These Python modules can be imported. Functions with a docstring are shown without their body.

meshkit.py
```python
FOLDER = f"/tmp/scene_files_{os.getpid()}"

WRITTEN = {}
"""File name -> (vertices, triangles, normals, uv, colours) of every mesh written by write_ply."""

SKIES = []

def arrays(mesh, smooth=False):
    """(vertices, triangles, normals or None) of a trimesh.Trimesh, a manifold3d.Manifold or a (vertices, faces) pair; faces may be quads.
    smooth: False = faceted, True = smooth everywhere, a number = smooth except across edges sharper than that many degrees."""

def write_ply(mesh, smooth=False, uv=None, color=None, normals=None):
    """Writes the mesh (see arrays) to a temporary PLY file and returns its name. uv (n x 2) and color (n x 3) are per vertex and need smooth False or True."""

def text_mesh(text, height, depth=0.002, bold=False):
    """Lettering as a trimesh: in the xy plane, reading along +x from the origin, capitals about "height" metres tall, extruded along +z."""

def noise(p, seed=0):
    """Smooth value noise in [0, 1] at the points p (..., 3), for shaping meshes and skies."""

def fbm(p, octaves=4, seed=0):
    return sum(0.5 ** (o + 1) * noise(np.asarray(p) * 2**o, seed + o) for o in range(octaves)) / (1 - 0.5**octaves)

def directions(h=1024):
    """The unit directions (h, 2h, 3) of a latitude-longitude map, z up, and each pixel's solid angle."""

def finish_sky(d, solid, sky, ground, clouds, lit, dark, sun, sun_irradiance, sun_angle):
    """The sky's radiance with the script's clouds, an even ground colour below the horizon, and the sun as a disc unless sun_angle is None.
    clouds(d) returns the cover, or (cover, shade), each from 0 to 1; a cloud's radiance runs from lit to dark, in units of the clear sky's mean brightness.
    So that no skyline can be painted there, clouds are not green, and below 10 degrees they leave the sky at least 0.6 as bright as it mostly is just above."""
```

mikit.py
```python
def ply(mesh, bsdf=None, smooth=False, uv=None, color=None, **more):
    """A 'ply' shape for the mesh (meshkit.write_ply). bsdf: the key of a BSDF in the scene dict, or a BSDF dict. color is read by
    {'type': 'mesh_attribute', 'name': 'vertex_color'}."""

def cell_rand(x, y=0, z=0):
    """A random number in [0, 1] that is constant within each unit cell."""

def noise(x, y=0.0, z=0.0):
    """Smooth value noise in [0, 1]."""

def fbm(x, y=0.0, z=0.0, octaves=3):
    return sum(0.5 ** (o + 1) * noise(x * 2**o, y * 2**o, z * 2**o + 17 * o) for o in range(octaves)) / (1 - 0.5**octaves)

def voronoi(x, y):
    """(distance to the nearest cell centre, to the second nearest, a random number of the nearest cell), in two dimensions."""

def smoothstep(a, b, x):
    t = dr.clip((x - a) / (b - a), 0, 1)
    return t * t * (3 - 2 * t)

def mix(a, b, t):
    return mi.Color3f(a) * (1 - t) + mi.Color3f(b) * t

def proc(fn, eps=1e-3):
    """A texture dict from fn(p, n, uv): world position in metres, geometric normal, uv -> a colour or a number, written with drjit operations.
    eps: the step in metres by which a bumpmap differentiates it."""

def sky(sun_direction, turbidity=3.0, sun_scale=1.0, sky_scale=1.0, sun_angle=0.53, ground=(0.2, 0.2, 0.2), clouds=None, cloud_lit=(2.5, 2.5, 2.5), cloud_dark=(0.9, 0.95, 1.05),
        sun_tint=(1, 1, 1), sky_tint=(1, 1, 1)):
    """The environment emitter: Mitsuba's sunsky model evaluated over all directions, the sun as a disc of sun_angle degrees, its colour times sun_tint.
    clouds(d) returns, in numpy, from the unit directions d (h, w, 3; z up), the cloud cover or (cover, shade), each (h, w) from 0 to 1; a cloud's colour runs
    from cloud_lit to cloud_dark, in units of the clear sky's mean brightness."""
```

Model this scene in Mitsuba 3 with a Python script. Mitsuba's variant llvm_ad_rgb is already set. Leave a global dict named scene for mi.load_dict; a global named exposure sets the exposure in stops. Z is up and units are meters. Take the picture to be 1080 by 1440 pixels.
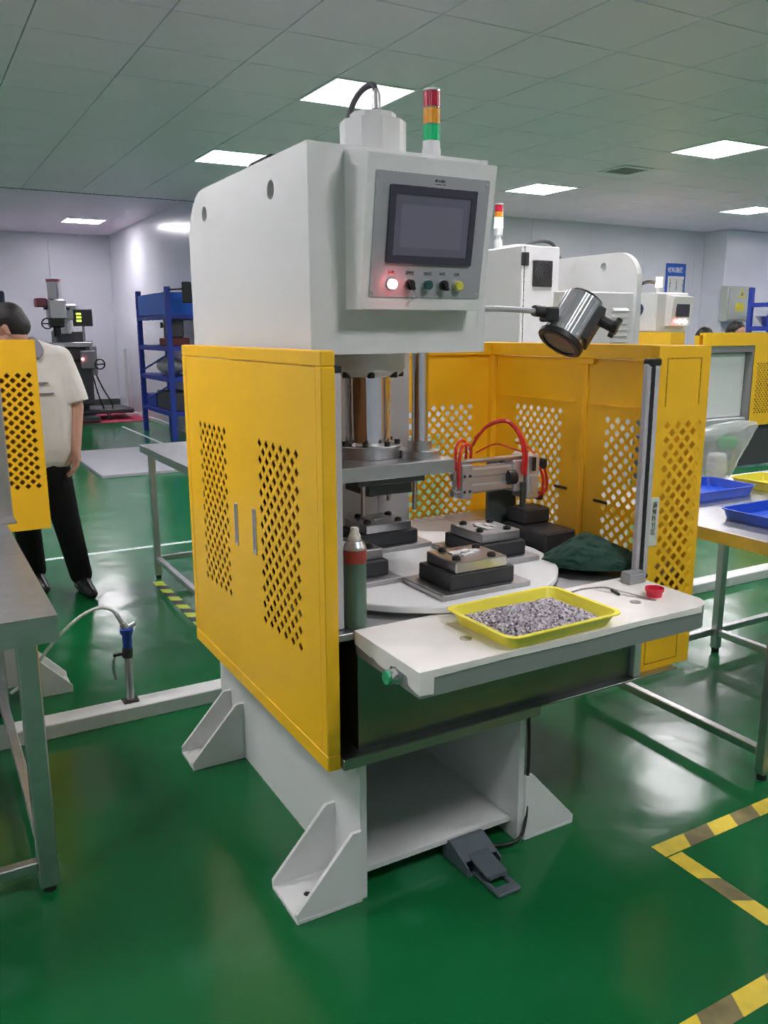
import math, random
import numpy as np, trimesh, shapely
import drjit as dr
import mitsuba as mi
import mikit, meshkit
import manifold3d as m3
from shapely.geometry import Polygon, Point, box as sbox
from mikit import noise, fbm, smoothstep, mix

T = mi.ScalarTransform4f
rng = np.random.default_rng(7)
random.seed(7)
scene, labels = {'type': 'scene'}, {}
PI = math.pi

# ------------------------------------------------------------------ camera, light, exposure
CAM = np.array([-0.845, -1.790, 1.530]); YAW, PITCH, ROLL, FOC = 0.5154, -0.2139, -0.0035, 1173.56
_fw = np.array([math.sin(YAW) * math.cos(PITCH), math.cos(YAW) * math.cos(PITCH), math.sin(PITCH)])
_r = np.cross(_fw, [0, 0, 1]); _r /= np.linalg.norm(_r); _u = np.cross(_r, _fw)
_up = -_r * math.sin(ROLL) + _u * math.cos(ROLL)
scene['camera'] = {'type': 'perspective', 'fov': math.degrees(2 * math.atan(540 / FOC)), 'fov_axis': 'x', 'near_clip': 0.05, 'far_clip': 100.0,
                   'to_world': T().look_at(origin=CAM.tolist(), target=(CAM + _fw).tolist(), up=_up.tolist())}
exposure = 1.2
PANEL_RADIANCE = 17.0
PANEL_TINT = (1.0, 0.945, 0.99)
ZC, ZA = 3.18, 3.35           # ceiling of the hall, ceiling of the bay at the back
TILE = 0.64; TX0, TY0 = -0.06, 3.61

# ------------------------------------------------------------------ materials
def lin(r, g, b):
    f = lambda c: (c / 255 / 12.92) if c <= 10 else ((c / 255 + 0.055) / 1.055) ** 2.4
    return [f(r), f(g), f(b)]
def rgb(c): return {'type': 'rgb', 'value': list(map(float, c))}
def mat(name, c, rough=0.45, metal=0.0, coat=0.0, spec=0.5, **k):
    d = {'type': 'principled', 'base_color': c if isinstance(c, dict) else rgb(c), 'roughness': rough, 'metallic': metal, 'specular': spec, **k}
    if coat: d.update(clearcoat=coat, clearcoat_gloss=0.9)
    scene['m_' + name] = {'type': 'twosided', 'bsdf': d}
    return 'm_' + name
def paint_tex(c, amt=0.06, s=3.0):
    c = mi.Color3f(*c) if not isinstance(c, mi.Color3f) else c
    v = [float(x) for x in (c.x, c.y, c.z)] if False else None
    return c
def soft(c, amt, s):
    c = [float(x) for x in c]
    def fn(p, n, uv):
        k = 1 + amt * (fbm(p.x * s, p.y * s, p.z * s, 3) - 0.5) * 2
        return mi.Color3f(c[0], c[1], c[2]) * k
    return mikit.proc(fn)
white = mat('white', soft((0.70, 0.71, 0.70), 0.03, 4.0), 0.38)
white2 = mat('white2', (0.72, 0.73, 0.73), 0.35)
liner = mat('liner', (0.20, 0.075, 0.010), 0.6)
yellow = mat('yellow', soft((0.94, 0.53, 0.018), 0.04, 5.0), 0.34)
steel = mat('steel', soft((0.60, 0.60, 0.61), 0.10, 30.0), 0.36, 1.0)
die_steel = mat('die_steel', soft((0.66, 0.66, 0.67), 0.08, 40.0), 0.24, 1.0)
steel_d = mat('steel_dull', (0.50, 0.50, 0.51), 0.42, 1.0)
chrome = mat('chrome', (0.80, 0.80, 0.82), 0.10, 1.0)
alu_b = mat('aluminium_bright', (0.80, 0.80, 0.84), 0.20, 0.85)
alu_p = mat('aluminium_anodised', (0.56, 0.54, 0.57), 0.4, 0.15)
alu = mat('aluminium', (0.72, 0.72, 0.75), 0.33, 0.7)
bed_m = mat('bed_steel', soft((0.36, 0.37, 0.36), 0.10, 12.0), 0.34, 0.9)
apron_m = mat('apron', soft((0.22, 0.235, 0.225), 0.10, 12.0), 0.22, 0.9)
black = mat('black', (0.015, 0.015, 0.016), 0.45)
blackox = mat('black_oxide', soft((0.040, 0.044, 0.050), 0.25, 25.0), 0.42, 0.3)
darkgreen = mat('dark_green', (0.05, 0.065, 0.058), 0.5)
plategrey = mat('plate_grey', (0.42, 0.43, 0.44), 0.4)
facegrey = mat('face_grey', (0.33, 0.34, 0.36), 0.42)
screen_m = mat('screen', (0.125, 0.125, 0.17), 0.16)
bezel_m = mat('bezel', (0.045, 0.042, 0.065), 0.3)
discwhite = mat('disc_white', soft((0.78, 0.80, 0.80), 0.04, 6.0), 0.3)
paper = mat('paper', soft((0.78, 0.76, 0.72), 0.08, 9.0), 0.6)
red = mat('red', (0.66, 0.025, 0.06), 0.35)
redtube = mat('red_tube', (0.75, 0.035, 0.03), 0.25)
green_b = mat('green_button', (0.03, 0.36, 0.16), 0.35)
yellow_b = mat('yellow_button', (0.62, 0.60, 0.08), 0.35)
lens_r = mat('lens_red', (0.48, 0.02, 0.05), 0.15)
lens_y = mat('lens_amber', (0.75, 0.33, 0.03), 0.15)
lens_g = mat('lens_green', (0.015, 0.50, 0.18), 0.15)
tray_y = mat('tray_yellow', (0.86, 0.77, 0.075), 0.4)
tray_b = mat('tray_blue', (0.012, 0.075, 0.56), 0.4)
rackblue = mat('rack_blue', (0.022, 0.05, 0.34), 0.45)
binblue = mat('bin_blue', (0.008, 0.12, 0.62), 0.45)
can_g = mat('can_green', soft((0.10, 0.18, 0.135), 0.2, 20.0), 0.3, 0.3)
can_r = mat('can_red', (0.32, 0.045, 0.035), 0.35)
ivory = mat('ivory', (0.70, 0.68, 0.62), 0.5)
cloth_m = mat('cloth', soft((0.018, 0.060, 0.042), 0.3, 40.0), 0.9, sheen=0.4)
skin = mat('skin', (0.50, 0.27, 0.19), 0.55)
hair_m = mat('hair', (0.012, 0.010, 0.010), 0.55)
shirt_m = mat('shirt', soft((0.66, 0.63, 0.58), 0.06, 14.0), 0.85)
collar_m = mat('collar', (0.20, 0.19, 0.22), 0.85)
trouser_m = mat('trousers', (0.009, 0.009, 0.010), 0.9, spec=0.2)
shoe_m = mat('shoe', (0.010, 0.010, 0.011), 0.35)
wall_m = mat('wall', soft((0.68, 0.69, 0.76), 0.02, 1.0), 0.32)
wall_side_m = mat('wall_side', soft((0.68, 0.69, 0.76), 0.02, 1.0), 0.22)
ceil_m = mat('ceiling', soft((0.90, 0.77, 0.91), 0.03, 2.0), 0.45)
gap_m = mat('gap', (0.10, 0.11, 0.11), 0.8)
greyitem = mat('grey_item', (0.30, 0.31, 0.32), 0.5)
darkitem = mat('dark_item', (0.06, 0.06, 0.065), 0.5)
matgrey = mat('mat_grey', (0.34, 0.35, 0.38), 0.5)
matred = mat('mat_red', (0.42, 0.05, 0.09), 0.7)
linewhite = mat('line_white', (0.62, 0.70, 0.68), 0.35)
cabinet_m = mat('cabinet', (0.44, 0.47, 0.42), 0.45)
warn_y = mat('warn_yellow', (0.66, 0.58, 0.05), 0.5)
sign_b = mat('sign_blue', (0.02, 0.10, 0.50), 0.5)
ink = mat('ink', (0.02, 0.02, 0.02), 0.6)
label_m = mat('label', (0.66, 0.68, 0.60), 0.5)
pipe_white = mat('pipe_white', (0.68, 0.70, 0.70), 0.35)
valveblue = mat('valve_blue', (0.015, 0.05, 0.30), 0.35)
pedal_m = mat('pedal', (0.085, 0.11, 0.125), 0.5)
tape_y = mat('tape_yellow', soft((0.74, 0.56, 0.05), 0.18, 18.0), 0.45)
tape_k = mat('tape_dark', soft((0.20, 0.17, 0.07), 0.5, 18.0), 0.5)
tape_g = mat('tape_green', (0.50, 0.60, 0.05), 0.45)
tape_b = mat('tape_black', (0.02, 0.025, 0.02), 0.45)
def pellet_col():
    return {'type': 'mesh_attribute', 'name': 'vertex_color'}
scene['m_pellets'] = {'type': 'twosided', 'bsdf': {'type': 'principled', 'base_color': pellet_col(), 'roughness': 0.4, 'metallic': 0.15}}
def glow(name, c): return {'type': 'area', 'radiance': rgb(c)}
scene['m_bag'] = {'type': 'blendbsdf', 'weight': 0.30, 'a': {'type': 'thindielectric', 'int_ior': 1.35}, 'b': {'type': 'twosided', 'bsdf': {'type': 'principled', 'base_color': rgb((0.72, 0.80, 0.77)), 'roughness': 0.25, 'specular': 0.6}}}
bag_m = 'm_bag'
scene['m_clear'] = {'type': 'principledthin', 'base_color': rgb((0.85, 0.88, 0.88)), 'roughness': 0.12, 'spec_trans': 0.5, 'diff_trans': 0.8, 'eta': 1.4}

# glossy epoxy floor
def floor_col(p, n, uv):
    a = fbm(p.x * 0.9, p.y * 0.9, 1.3, 3)
    b = fbm(p.x * 7.0, p.y * 7.0, 4.0, 3)
    c = mix((0.005, 0.102, 0.028), (0.008, 0.132, 0.040), a)
    s = smoothstep(0.66, 0.78, fbm(p.x * 3.1 + 5, p.y * 3.1, 8.0, 3))
    return mix(c, (0.045, 0.20, 0.11), s * 0.35) * (0.94 + 0.12 * b)
def floor_rough(p, n, uv):
    return 0.13 + 0.09 * fbm(p.x * 2.2, p.y * 2.2, 2.0, 3)
def floor_bump(p, n, uv):
    return fbm(p.x * 5.0, p.y * 5.0, 0.0, 2) * 0.9 + fbm(p.x * 30.0, p.y * 30.0, 3.0, 2) * 0.10
scene['m_floor'] = {'type': 'twosided', 'bsdf': {'type': 'bumpmap', 'arbitrary': mikit.proc(floor_bump, 5e-3), 'scale': 0.0035,
                    'bsdf': {'type': 'principled', 'base_color': mikit.proc(floor_col), 'roughness': mikit.proc(floor_rough), 'specular': 0.36}}}

# ------------------------------------------------------------------ helpers
def num(key):
    if key not in scene and not any(k.startswith(key + '__') for k in scene) and key not in labels: return key
    i = 1
    while True:
        k = f'{key}_{i:03d}'
        if k not in scene and k not in labels: return k
        i += 1
def tag(key, label=None, cat=None, group=None, kind=None):
    d = labels.setdefault(key, {})
    if label: d['label'] = label
    if cat: d['category'] = cat
    if group: d['group'] = group
    if kind: d['kind'] = kind
    return key
def thing(name, label, cat, group=None):
    return tag(num(name), label, cat, group)
def add(name, mesh, m, parent=None, smooth=False, label=None, cat=None, group=None, kind=None, emit=None, color=None):
    key = num((parent + '__' if parent else '') + name)
    more = {'emitter': emit} if emit else {}
    scene[key] = mikit.ply(mesh, m, smooth=smooth, color=color, **more)
    if label or cat or group or kind: tag(key, label, cat, group, kind)
    return key
def J(*ms):
    out = []
    for m in ms: out += m if isinstance(m, (list, tuple)) else [m]
    return trimesh.util.concatenate(out)
def bx(x0, x1, y0, y1, z0, z1, c=0.0):
    x0, x1 = min(x0, x1), max(x0, x1); y0, y1 = min(y0, y1), max(y0, y1); z0, z1 = min(z0, z1), max(z0, z1)
    if c <= 0:
        b = trimesh.creation.box((x1 - x0, y1 - y0, z1 - z0)); b.apply_translation(((x0 + x1) / 2, (y0 + y1) / 2, (z0 + z1) / 2)); return b
    c = min(c, (x1 - x0) / 2.01, (y1 - y0) / 2.01, (z1 - z0) / 2.01)
    P = []
    for sx, a in ((1, x0), (-1, x1)):
        for sy, b in ((1, y0), (-1, y1)):
            for sz, d in ((1, z0), (-1, z1)):
                P += [(a + sx * c, b + sy * c, d), (a + sx * c, b, d + sz * c), (a, b + sy * c, d + sz * c)]
    return trimesh.convex.convex_hull(np.array(P))
def cyl(p0, p1, r, n=28, r1=None):
    p0, p1 = np.asarray(p0, float), np.asarray(p1, float); d = p1 - p0; L = np.linalg.norm(d)
    if r1 is None:
        m = trimesh.creation.cylinder(r, L, sections=n)
    else:
        m = trimesh.creation.revolve([(0, -L / 2), (r, -L / 2), (r1, L / 2), (0, L / 2)], sections=n)
    m.apply_transform(trimesh.geometry.align_vectors([0, 0, 1], d / L)); m.apply_translation((p0 + p1) / 2); return m
def lathe(prof, at=(0, 0, 0), n=32, axis=None):
    m = trimesh.creation.revolve(np.array(prof, float), sections=n)
    if m.volume < 0: m.invert()
    if axis is not None: m.apply_transform(trimesh.geometry.align_vectors([0, 0, 1], np.asarray(axis, float) / np.linalg.norm(axis)))
    m.apply_translation(at); return m
def ex(poly, h): 
    gs = getattr(poly, 'geoms', [poly])
    return J([trimesh.creation.extrude_polygon(g, h, engine='earcut') for g in gs])
def prz(poly, z0, z1):
    m = ex(poly, z1 - z0); m.apply_translation((0, 0, z0)); return m
def prx(poly, x0, x1):            # poly in (y, z)
    m = ex(poly, x1 - x0); v = m.vertices.copy(); m.vertices = np.c_[v[:, 2] + x0, v[:, 0], v[:, 1]]; return m
def pry(poly, y0, y1):            # poly in (x, z)
    m = ex(poly, y1 - y0); v = m.vertices.copy(); m.vertices = np.c_[v[:, 0], v[:, 2] + y0, v[:, 1]]; m.invert(); return m
def smooth_path(pts, n=10):
    P = np.asarray(pts, float)
    if len(P) < 3: return P
    Q = np.vstack([2 * P[0] - P[1], P, 2 * P[-1] - P[-2]]); out = []
    for i in range(1, len(Q) - 2):
        a, b, c, d = Q[i - 1], Q[i], Q[i + 1], Q[i + 2]
        for t in np.linspace(0, 1, n, endpoint=False):
            out.append(0.5 * (2 * b + (c - a) * t + (2 * a - 5 * b + 4 * c - d) * t * t + (3 * b - a - 3 * c + d) * t ** 3))
    out.append(P[-1]); return np.array(out)
def tube(pts, r, n=10, sub=8):
    P = smooth_path(pts, sub) if sub else np.asarray(pts, float)
    tg = np.gradient(P, axis=0); tg /= np.linalg.norm(tg, axis=1, keepdims=True)
    a = np.cross(tg[0], [0, 0, 1]); 
    if np.linalg.norm(a) < 1e-3: a = np.cross(tg[0], [1, 0, 0])
    a /= np.linalg.norm(a); V = []
    th = np.arange(n) * 2 * PI / n
    for p, t in zip(P, tg):
        a = a - t * (a @ t); a /= np.linalg.norm(a); b = np.cross(t, a)
        V.append(p + r * (np.cos(th)[:, None] * a + np.sin(th)[:, None] * b))
    V = np.vstack(V + [P[:1], P[-1:]]); F = []
    for i in range(len(P) - 1):
        for k in range(n):
            q, s = i * n + k, i * n + (k + 1) % n
            F += [(q, s, s + n), (q, s + n, q + n)]
    e = len(P) * n
    for k in range(n):
        F += [(e, (k + 1) % n, k), (e + 1, (len(P) - 1) * n + k, (len(P) - 1) * n + (k + 1) % n)]
    return trimesh.Trimesh(V, F, process=False)
def rot(m, deg, at=(0, 0, 0), ax=(0, 0, 1)):
    m = m.copy(); m.apply_transform(trimesh.transformations.rotation_matrix(math.radians(deg), ax, at)); return m
def mv(m, d):
    m = m.copy(); m.apply_translation(d); return m
def rrect(x0, x1, y0, y1, r, n=6):
    return sbox(x0 + r, y0 + r, x1 - r, y1 - r).buffer(r, quad_segs=n)
def diamonds(u0, u1, v0, v1, pitch=0.0465, h=0.0140):
    out = []; nu = max(1, round((u1 - u0) / pitch)); nv = max(1, round((v1 - v0) / pitch)); pu, pv = (u1 - u0) / nu, (v1 - v0) / nv
    for i in range(2 * nu + 1):
        for j in range(2 * nv + 1):
            if (i + j) % 2 == 0:
                u, v = u0 + i * pu / 2, v0 + j * pv / 2
                out.append(Polygon([(u - h, v), (u, v - h), (u + h, v), (u, v + h)]))
    return shapely.union_all(out)
# glyphs from strokes on a 0..1 square
GL = {'a': [(.05, .8, .45, .8), (.25, 1, .25, 0), (.05, .45, .45, .6), (.55, .9, .95, .9), (.75, .9, .75, .1), (.55, .5, .95, .5), (.5, .1, 1, .1)],
      'b': [(.1, .95, .9, .95), (.1, .95, .1, .55), (.9, .95, .9, .55), (.1, .75, .9, .75), (.1, .55, .9, .55), (.3, .5, .05, .05), (.35, .4, .95, .4), (.9, .4, .75, .0), (.6, .4, .35, .05)],
      'c': [(.1, 1, .1, 0), (.1, .95, .35, .95), (.35, .95, .2, .6), (.2, .55, .35, .35), (.7, 1, .7, .8), (.45, .75, .98, .75), (.65, .75, .45, .05), (.65, .45, .9, .45), (.9, .45, .85, .05)],
      'd': [(.1, .9, .2, .8), (.05, .6, .15, .5), (.05, .05, .25, .35), (.35, .95, .95, .95), (.35, .95, .3, 0), (.95, .95, .95, .75), (.35, .75, .95, .75), (.45, .55, .95, .55), (.45, .55, .45, .05), (.95, .55, .95, .05), (.7, .55, .7, .05), (.45, .3, .95, .3)],
      'e': [(.05, .95, .95, .95), (.05, .95, .05, .05), (.05, .05, .97, .05), (.25, .8, .75, .2), (.75, .8, .25, .2)]}
def glyph(ch, s, w=0.12, depth=0.0006):
    ls = [shapely.LineString([(a * s, b * s), (c * s, d * s)]).buffer(w * s / 2, cap_style='flat') for a, b, c, d in GL[ch]]
    return ex(shapely.union_all(ls).simplify(1e-5), depth)
def glyph_row(chars, s, gap=1.15, vertical=False):
    return J([mv(glyph(c, s), ((0, -i * s * gap, 0) if vertical else (i * s * gap, 0, 0))) for i, c in enumerate(chars)])
def face_y(m, at):                # lettering in xy plane turned to face -y at the point
    m = m.copy(); v = m.vertices; m.vertices = np.c_[v[:, 0] + at[0], at[1] - v[:, 2], v[:, 1] + at[2]]; return m

# ------------------------------------------------------------------ setting
XW0, XW1, YW0, YW1 = -5.0, 16.0, -6.0, 8.62
XB, YB = 2.86, 15.5
YSTEP = TY0 + 9 * TILE
flo = trimesh.Trimesh([(XW0, YW0, 0), (XW1, YW0, 0), (XW1, YB, 0), (XW0, YB, 0)], [(0, 1, 2), (0, 2, 3)])
scene['floor'] = mikit.ply(flo, 'm_floor'); tag('floor', 'glossy green epoxy factory floor', kind='structure')
scene['ceiling'] = mikit.ply(J(bx(XW0, XW1, YW0, YSTEP, ZC + 0.012, ZC + 0.05), bx(XW0, XB + .2, YSTEP, YB, ZA, ZA + .05), bx(XW0, XB + .2, YSTEP - 0.002, YSTEP + 0.02, ZC - 0.004, ZA)), gap_m)
tag('ceiling', 'pale suspended panel ceiling', kind='structure')
lightcells = []
for ix in (-9, -3, 3, 9, 15, 21):
    for iy in (-4, 0, 4):
        lightcells.append((ix, iy))
lightcells += [(1, -9), (6, -8), (12, -8), (-6, -8)]
shown, rest = [], []
for ix in range(-7, 25):
    for iy in range(-15, 9):
        x, y = TX0 + ix * TILE, TY0 + iy * TILE
        if (ix, iy) in lightcells or x < XW0 or x + TILE > XW1 or y < YW0 or (y + TILE > YW1 and x + TILE > XB): continue
        vis = y > 1.0 and -1.2 + .1 * y < x < 3.2 + (y - 1.2) * 2.1      # the part of the ceiling over the presses
        d = math.hypot(x - .4, y - .6)
        (shown if vis else rest).append((d, x, y))
shown.sort()
rest += shown[300:]; shown = shown[:300]
tile_mesh = bx(0.004, TILE - 0.004, 0.004, TILE - 0.004, 0, 0.012)
tile_ply = mikit.ply(tile_mesh, ceil_m)
for d, x, y in shown:
    scene[num('ceiling__tile')] = {**tile_ply, 'to_world': T().translate([x, y, ZC])}
add('more_tiles', J([mv(tile_mesh, (x, y, ZC)) for d, x, y in rest]), ceil_m, 'ceiling', kind='stuff')
add('edge_panel', bx(TX0 + 4 * TILE + .004, XB + .001, TY0 + 7 * TILE + .004, YSTEP - .004, ZC, ZC + .012), ceil_m, 'ceiling')
add('edge_panel', bx(XB + .004, XW1, TY0 + 7 * TILE + .004, YW1, ZC, ZC + .012), ceil_m, 'ceiling')
add('bay_panel', bx(XW0, XB + .2, YSTEP + 0.02, YB, ZA - 0.012, ZA), ceil_m, 'ceiling')

def ceiling_light(x, y, z, label, group):
    k = thing('ceiling_light', label, 'ceiling light', group)
    w = TILE
    fr = J(bx(x, x + w, y, y + .018, z - .004, z + .03), bx(x, x + w, y + w - .018, y + w, z - .004, z + .03), bx(x, x + .018, y + .018, y + w - .018, z - .004, z + .03), bx(x + w - .018, x + w, y + .018, y + w - .018, z - .004, z + .03), bx(x+.01, x + w-.01, y+.01, y + w-.01, z + .012, z + .03))
    add('frame', fr, white2, k)
    e = trimesh.Trimesh([(x + .018, y + .018, z), (x + w - .018, y + .018, z), (x + w - .018, y + w - .018, z), (x + .018, y + w - .018, z)], [(0, 2, 1), (0, 3, 2)])
    add('diffuser', e, white2, k, emit={'type': 'area', 'radiance': rgb([PANEL_RADIANCE * t for t in PANEL_TINT])})
LL = {(3, 0): 'square ceiling light right above the white press head, behind its signal tower', (3, 4): 'square ceiling light just left of the white press head, partly hidden by it',
      (9, 0): 'large square ceiling light at upper right of the room, nearest the right edge', (9, 4): 'square ceiling light over the second white press behind',
      (15, 4): 'square ceiling light farthest to the right, cut by the edge of the photo'}
for ix, iy in lightcells:
    lb = LL.get((ix, iy), 'square ceiling light panel outside the picture')
    ceiling_light(TX0 + ix * TILE, TY0 + iy * TILE, ZC - .002, lb, 'square ceiling light panels' if (ix, iy) in LL else 'ceiling lights out of view')
ceiling_light(1.70, 13.1, ZA - .016, 'square ceiling light far at the back, near the milling machine wall', 'square ceiling light panels')
ceiling_light(-1.6, 12.6, ZA - .016, 'square ceiling light panel outside the picture', 'ceiling lights out of view')

def wall(key, axis, c, a0, a1, z1, facing, m, pitch=1.18, label=''):
    # sandwich panels on a backing; axis = constant axis
    th = 0.05 * (-facing)
    def pb(u0, u1, t0, t1, z0, zz): return bx(c + t0, c + t1, u0, u1, z0, zz) if axis == 'x' else bx(u0, u1, c + t0, c + t1, z0, zz)
    scene[key] = mikit.ply(pb(a0, a1, th, th * 2, 0, z1), gap_m); tag(key, label, kind='structure')
    n = max(1, round((a1 - a0) / pitch)); w = (a1 - a0) / n
    for i in range(n):
        add('panel', pb(a0 + i * w + .002, a0 + (i + 1) * w - .002, 0, th, 0, z1), m, key)
wall('wall_back', 'y', YW1, XB, XW1, ZC, -1, wall_m, label='pale panelled back wall behind the second press')
wall('wall_far', 'y', YB, XW0, XB, ZA, -1, wall_m, label='pale far wall behind the milling machine')
wall('wall_side', 'x', XB, YW1, YB, ZA, -1, wall_side_m, label='pale side wall behind the blue rack')
wall('wall_right', 'x', XW1, YW0, YW1, ZC, -1, wall_m, label='right wall of the hall')
wall('wall_left', 'x', XW0, YW0, YB, ZA, 1, wall_m, label='left wall of the hall')
wall('wall_front', 'y', YW0, XW0, XW1, ZC, 1, wall_m, label='wall behind the camera')
add('baseboard_far', bx(XW0, XB, YB - .02, YB, 0, .22), darkgreen, kind='structure')
add('baseboard_side', bx(XB - .02, XB, YW1, YB - .02, 0, .05), pipe_white, kind='structure')
add('pillar', bx(11.45, 12.6, 8.15, YW1 - .001, 0, ZC - .005, .01), wall_m, label='square pale pillar against the back wall', kind='structure')

# ------------------------------------------------------------------ main press
P = thing('hydraulic_press', 'large white C-frame hydraulic press with yellow perforated guards and touch screen, in the middle', 'machine')
X0, X1 = 0.092, 0.652
def frame_profile():
    # (y, z) of one side plate: foot to head, throat open to the front
    head = [(0.25, 1.468), (0.25, 1.998), (1.10, 1.998)]
    arc = [(1.10 + .17 * math.sin(a), 1.828 + .17 * math.cos(a)) for a in np.linspace(0, PI / 2, 8)][1:]
    return Polygon(head + arc + [(1.27, .44), (0.90, .44), (0.90, 1.468)])
prof = frame_profile()
holes = [Point(0.497, 1.913).buffer(.026, quad_segs=8), Point(1.088, 1.915).buffer(.026, quad_segs=8)]
side = prof.difference(shapely.union_all(holes))
shell = [prx(side, X0, X0 + .022), prx(side, X1 - .022, X1),
         bx(X0 + .022, X1 - .022, .2505, .27, 1.468, 1.997), bx(X0 + .022, X1 - .022, .27, 1.10, 1.978, 1.9975), bx(X0 + .022, X1 - .022, .27, .90, 1.468, 1.488),
         bx(X0 + .022, X1 - .022, 1.245, 1.265, .44, 1.83), bx(X0 + .022, X1 - .022, .9, .92, .44, 1.468)]
add('c_frame', J(shell), white, P)
add('throat_plate', bx(X1, .79, .90, .915, .766, 1.47, .002), plategrey, P)
# base
bp = Polygon([(0.0, 0), (1.15, 0), (1.15, .40), (0.0, .40)])
add('base', J(prx(bp, X0, X0 + .02), prx(bp, X1 - .02, X1), bx(X0 + .02, X1 - .02, .035, 1.12, .050, .066), bx(X0 + .02, X1 - .02, 1.12, 1.14, .05, .40)), white, P)
for sx, xa in ((-1, X0), (1, X1)):
    for ya, yb in ((-.011, .165), (.90, 1.045)):
        xo = xa + sx * .195
        k = add('foot_bracket', bx(xa, xo, ya, yb, 0, .014, .002), white, P)
        tri = Polygon([(xa, .014), (xo, .014), (xo, .03), (xa + sx * .028, .215), (xa, .215)])
        add('gusset', pry(tri, ya, ya + .012), white, k); add('gusset', pry(tri, yb - .012, yb), white, k)
        add('bolt_hole', cyl(((xa + xo) / 2 + sx * .03, (ya + yb) / 2, .0142), ((xa + xo) / 2 + sx * .03, (ya + yb) / 2, .0155), .009, 14), black, k)
# bed
add('bed_plate', J(bx(.04, .70, -.012, 1.16, .405, .437, .003), bx(.70, 1.275, -.012, 1.16, .431, .437, .001), bx(.70, 1.20, .06, 1.14, .405, .431)), bed_m, P)
add('apron', J(bx(.10, 1.085, .02, .032, .437, .716), bx(.10, .112, .032, .9, .437, .75), bx(1.075, 1.085, .032, .9, .437, .75)), apron_m, P)
add('mounting_post', bx(1.088, 1.118, -.002, .05, .437, .75, .003), alu, P)
add('deck', bx(.045, 1.31, .032, 1.10, .745, .765, .002), steel_d, P)
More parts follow.
